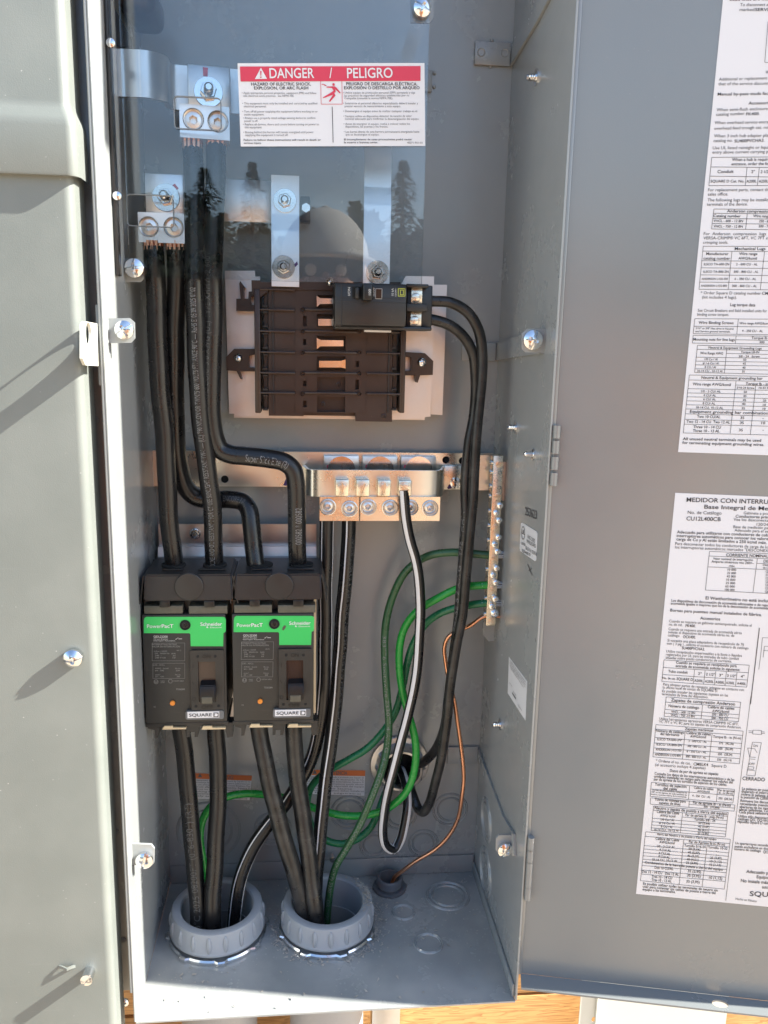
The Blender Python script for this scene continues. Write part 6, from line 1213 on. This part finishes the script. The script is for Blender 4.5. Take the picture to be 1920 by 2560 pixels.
# ---- below the cabinet
bx = thing('cream_trough_cover', (at(1640, 2560, -0.05).x, -0.05, -0.95), 'sunlit pale painted steel cover below the open door', 'cover plate')
pa_ = at(1453, 2482, -0.03); pb_ = at(1493, 2482, -0.03)
bm = prism(B(), rrect(pa_.x, pa_.x+0.17, -0.95, pa_.z+0.03), [[(at(1485, 2549, -0.03).x+0.0028*math.cos(-i*0.314), at(1485, 2549, -0.03).z+0.0036*math.sin(-i*0.314)) for i in range(20)]], fY(-0.03), 0.0015)
obj('cover_sheet', bm, CREAM, bx)
obj('folded_rib', box(B(), pb_.x-0.0008, pb_.x+0.0014, -0.033, -0.0301, -0.95, pa_.z+0.03, 0.0008), CREAM, bx)
tag(obj('flat_strut', box(B(), at(930, 2550, -0.02).x, at(1000, 2550, -0.02).x, -0.02, 0.004, gz, ZF-0.004, 0.001), GALV), 'bright galvanised strut under the cabinet against the timber', 'strut')

# ---- the person taking the picture, seen only as a reflection
def skin_body(name, joints, edges, m, parent, sub=2):
    me = bpy.data.meshes.new(name); me.from_pydata([j[0] for j in joints], edges, []); o = bpy.data.objects.new(name, me); COL.objects.link(o)
    md = o.modifiers.new('s', 'SKIN'); md.use_smooth_shade = True
    for i, j in enumerate(joints): me.skin_vertices[0].data[i].radius = (j[1], j[2] if len(j) > 2 else j[1])
    me.skin_vertices[0].data[0].use_root = True
    s2 = o.modifiers.new('d', 'SUBSURF'); s2.levels = s2.render_levels = sub
    dg = bpy.context.evaluated_depsgraph_get(); me2 = bpy.data.meshes.new_from_object(o.evaluated_get(dg)); bpy.data.objects.remove(o)
    bm = B(); bm.from_mesh(me2); bpy.data.meshes.remove(me2); return obj(name, bm, m, parent, 80)
hx, hy, hz = 0.02, -1.23, 0.13
per = thing('person', (hx, hy, gz), 'person in grey cap and orange shirt, reflected in the clear barrier', 'person')
J = [((hx, hy-.02, -.62), .15, .11), ((hx, hy-.02, -.40), .145, .105), ((hx, hy-.03, -.13), .175, .12), ((hx, hy-.02, -.015), .11, .085), ((hx, hy, .035), .055), ((hx, hy+.015, hz-.05), .06, .07), ((hx, hy+.01, hz+.03), .075, .09), ((hx, hy, hz+.085), .06, .075),
     ((hx-.21, hy-.02, -.06), .065), ((hx-.25, hy+.06, -.33), .048), ((hx-.17, hy+.26, -.24), .038), ((hx-.13, hy+.33, -.20), .026), ((hx+.21, hy-.02, -.06), .065), ((hx+.25, hy+.06, -.33), .048), ((hx+.17, hy+.26, -.24), .038), ((hx+.13, hy+.33, -.20), .026),
     ((hx-.10, hy-.02, -.72), .10), ((hx-.11, hy, -1.08), .065), ((hx-.11, hy-.02, -1.44), .045), ((hx-.11, hy+.10, -1.48), .035), ((hx+.10, hy-.02, -.72), .10), ((hx+.11, hy, -1.08), .065), ((hx+.11, hy-.02, -1.44), .045), ((hx+.11, hy+.10, -1.48), .035)]
E_ = [(0, 1), (1, 2), (2, 3), (3, 4), (4, 5), (5, 6), (6, 7), (2, 8), (8, 9), (9, 10), (10, 11), (2, 12), (12, 13), (13, 14), (14, 15), (0, 16), (16, 17), (17, 18), (18, 19), (0, 20), (20, 21), (21, 22), (22, 23)]
body = skin_body('body', J, E_, SKIN, per)
# shirt and trousers: shells just outside the body
def shell(name, idx, ed, m, grow):
    mp2 = {k: i for i, k in enumerate(idx)}
    return skin_body(name, [(J[i][0], J[i][1]+grow, (J[i][2] if len(J[i]) > 2 else J[i][1])+grow) for i in idx], [(mp2[a], mp2[b]) for a, b in ed], m, per)
shell('shirt', [1, 0, 2, 3, 8, 9, 12, 13], [(1, 0), (1, 2), (2, 3), (2, 8), (8, 9), (2, 12), (12, 13)], SHIRT, .014)
shell('trousers', [0, 16, 17, 18, 20, 21, 22], [(0, 16), (16, 17), (17, 18), (0, 20), (20, 21), (21, 22)], JEAN, .012)
for s_ in (-1, 1):
    bm = B(); bmesh.ops.create_uvsphere(bm, u_segments=16, v_segments=10, radius=1, matrix=Matrix.Translation((hx+s_*.11, hy+.06, -1.47)) @ Matrix.Diagonal((.05, .14, .05, 1))); obj('boot', bm, BOOT, per)
    bm = B(); bmesh.ops.create_uvsphere(bm, u_segments=12, v_segments=8, radius=1, matrix=Matrix.Translation((hx+s_*.081, hy, hz)) @ Matrix.Diagonal((.012, .018, .032, 1))); obj('ear', bm, SKIN, per)
    # hand: palm, four fingers and a thumb, cupped up towards the picture
    w = Vector((hx+s_*.13, hy+.33, -.20)); pt = lambda x, y, z_: (w.x-s_*x, w.y+y, w.z+z_)
    hj = [(pt(0, 0, 0), .024), (pt(.012, .03, .035), .030, .016), (pt(.02, .05, .07), .032, .014)]; he = [(0, 1), (1, 2)]
    for k, (ox, ln) in enumerate(((-.024, .028), (-.008, .034), (.008, .033), (.022, .026))):
        b0 = len(hj); hj += [(pt(.02+ox, .056, .082), .009), (pt(.02+ox, .07, .082+ln*.6), .008), (pt(.024+ox, .066, .082+ln*1.25), .007)]; he += [(2, b0), (b0, b0+1), (b0+1, b0+2)]
    b0 = len(hj); hj += [(pt(.045, .03, .045), .011), (pt(.062, .04, .068), .009), (pt(.068, .048, .09), .008)]; he += [(1, b0), (b0, b0+1), (b0+1, b0+2)]
    skin_body('hand', hj, he, SKIN, per)
    bm = B(); bmesh.ops.create_uvsphere(bm, u_segments=10, v_segments=8, radius=.012, matrix=Matrix.Translation((hx+s_*.03, hy+.088, hz+.01))); obj('eye', bm, PAPER, per)
bm = B(); bmesh.ops.create_cone(bm, segments=10, radius1=.016, radius2=.006, depth=.045, cap_ends=True, matrix=Matrix.Translation((hx, hy+.100, hz-.018)) @ Matrix.Rotation(rad(18), 4, 'X')); obj('nose', bm, SKIN, per)
bm = B(); box(bm, hx-.024, hx+.024, hy+.075, hy+.094, hz-.062, hz-.052, .004); obj('mouth', bm, RED, per)
bm = B(); bmesh.ops.create_uvsphere(bm, u_segments=28, v_segments=16, radius=1, matrix=Matrix.Translation((hx, hy-.006, hz+.035)) @ Matrix.Diagonal((.085, .105, .075, 1)))
bmesh.ops.delete(bm, geom=[v for v in bm.verts if v.co.z < hz-.03], context='VERTS'); obj('hair', bm, HAIR, per)
bm = B(); bmesh.ops.create_uvsphere(bm, u_segments=36, v_segments=20, radius=1, matrix=Matrix.Translation((hx, hy, hz+.035)) @ Matrix.Diagonal((.092, .112, .105, 1)))
bmesh.ops.delete(bm, geom=[v for v in bm.verts if v.co.z < hz+.032], context='VERTS'); cp = obj('cap', bm, CAPM, per)
bm = B(); pv = None
for i in range(17):
    a = rad(-80+160*i/16); q0 = Vector((hx+math.sin(a)*.088, hy+math.cos(a)*.108, hz+.036)); q1 = Vector((hx+math.sin(a)*.10, hy+.108+math.cos(a)*.075, hz+.024+.012*math.cos(a)))
    rr = [bm.verts.new(q0), bm.verts.new(q1), bm.verts.new(q1-Vector((0, 0, .004))), bm.verts.new(q0-Vector((0, 0, .004)))]
    if pv:
        for k in range(4): bm.faces.new((pv[k], pv[(k+1) % 4], rr[(k+1) % 4], rr[k]))
    pv = rr
obj('brim', bm, CAPM, cp)
bm = B(); bmesh.ops.create_uvsphere(bm, u_segments=12, v_segments=8, radius=1, matrix=Matrix.Translation((hx, hy, hz+.14)) @ Matrix.Diagonal((.009, .009, .005, 1))); obj('button', bm, CAPM, cp)

# ---- conifers behind the photographer, reflected in the barrier
def conifer(u, v, dist, wd, label):
    k = dist/F; x, zt_ = (u-757)*k, (856-v)*k; y = -0.1-dist
    t = thing('conifer_tree', (x, y, gz), label, 'tree', 'conifers reflected in the barrier')
    obj('trunk', lathe(B(), [(0.28, gz-.2), (0.2, gz+(zt_-gz)*.5), (0.03, zt_-.1), (0, zt_)], Matrix.Translation((x, y, 0)), 10), BARK, t)
    bm = B(); rng = random.Random(int(u*7+v)); Ht = zt_-gz
    for i in range(1700):
        f = rng.random()**0.8; z_ = gz+Ht*(0.06+0.94*f); rm = wd*1.25*(1-f)**0.7*(0.75+0.35*math.sin(f*37+rng.random()))+.1
        a = rng.random()*6.283; r_ = rm*math.sqrt(rng.random()); c = Vector((x+r_*math.cos(a), y+r_*math.sin(a), z_-r_*.28)); s_ = .15+.26*(1-f)
        vv = [bm.verts.new(c+Vector((math.cos(a)*s_*1.6, math.sin(a)*s_*1.6, -s_*.5))), bm.verts.new(c+Vector((-math.sin(a)*s_*.7, math.cos(a)*s_*.7, rng.uniform(-.1, .2)*s_))), bm.verts.new(c+Vector((math.sin(a)*s_*.7, -math.cos(a)*s_*.7, rng.uniform(-.1, .2)*s_)))]
        bm.faces.new(vv)
    obj('crown', bm, LEAF, t, 0)
for i, (u, v, dist, wd) in enumerate(((520, 462, 46, 2.4), (632, 446, 50, 1.9), (992, 428, 48, 2.0), (560, 560, 40, 2.4), (872, 572, 44, 2.0), (1066, 545, 46, 2.2), (470, 520, 52, 2.6), (700, 610, 55, 3.0), (400, 590, 44, 2.6), (940, 600, 52, 3.0), (1150, 590, 50, 2.8))):
    conifer(u, v, dist, wd, ('tall dark conifer reflected in the barrier over the cables', 'slim conifer reflected over the pink cross bus', 'tall narrow conifer reflected right of the long bus strap', 'broad conifer reflected between cables and cross bus', 'short conifer reflected right of the grey cap', 'conifer reflected at the right edge of the barrier', 'conifer reflected beside the lower terminal lug', 'low conifer reflected behind the left bus strap', 'low conifer reflected at the far left of the barrier', 'low conifer reflected behind the long bus strap', 'conifer standing far right behind the photographer')[i])
bm = B(); rng = random.Random(3)
for i in range(15000):
    x = rng.uniform(-45, 45); hgt = 7.6+0.9*math.sin(x*.5)+0.8*math.sin(x*1.7+1)+0.5*math.sin(x*4.1); z_ = gz+rng.random()**.7*(hgt+1.5); y = -58-rng.random()*5; s_ = rng.uniform(.25, .6)
    a = rng.random()*6.28; c = Vector((x, y, z_)); bm.faces.new([bm.verts.new(c+Vector((math.cos(a+k*2.09)*s_, .2*math.sin(a), math.sin(a+k*2.09)*s_))) for k in range(3)])
far = obj('far_wood', bm, LEAF, None, 0); far['kind'] = 'stuff'; far['label'] = 'dark mass of trees behind the photographer'
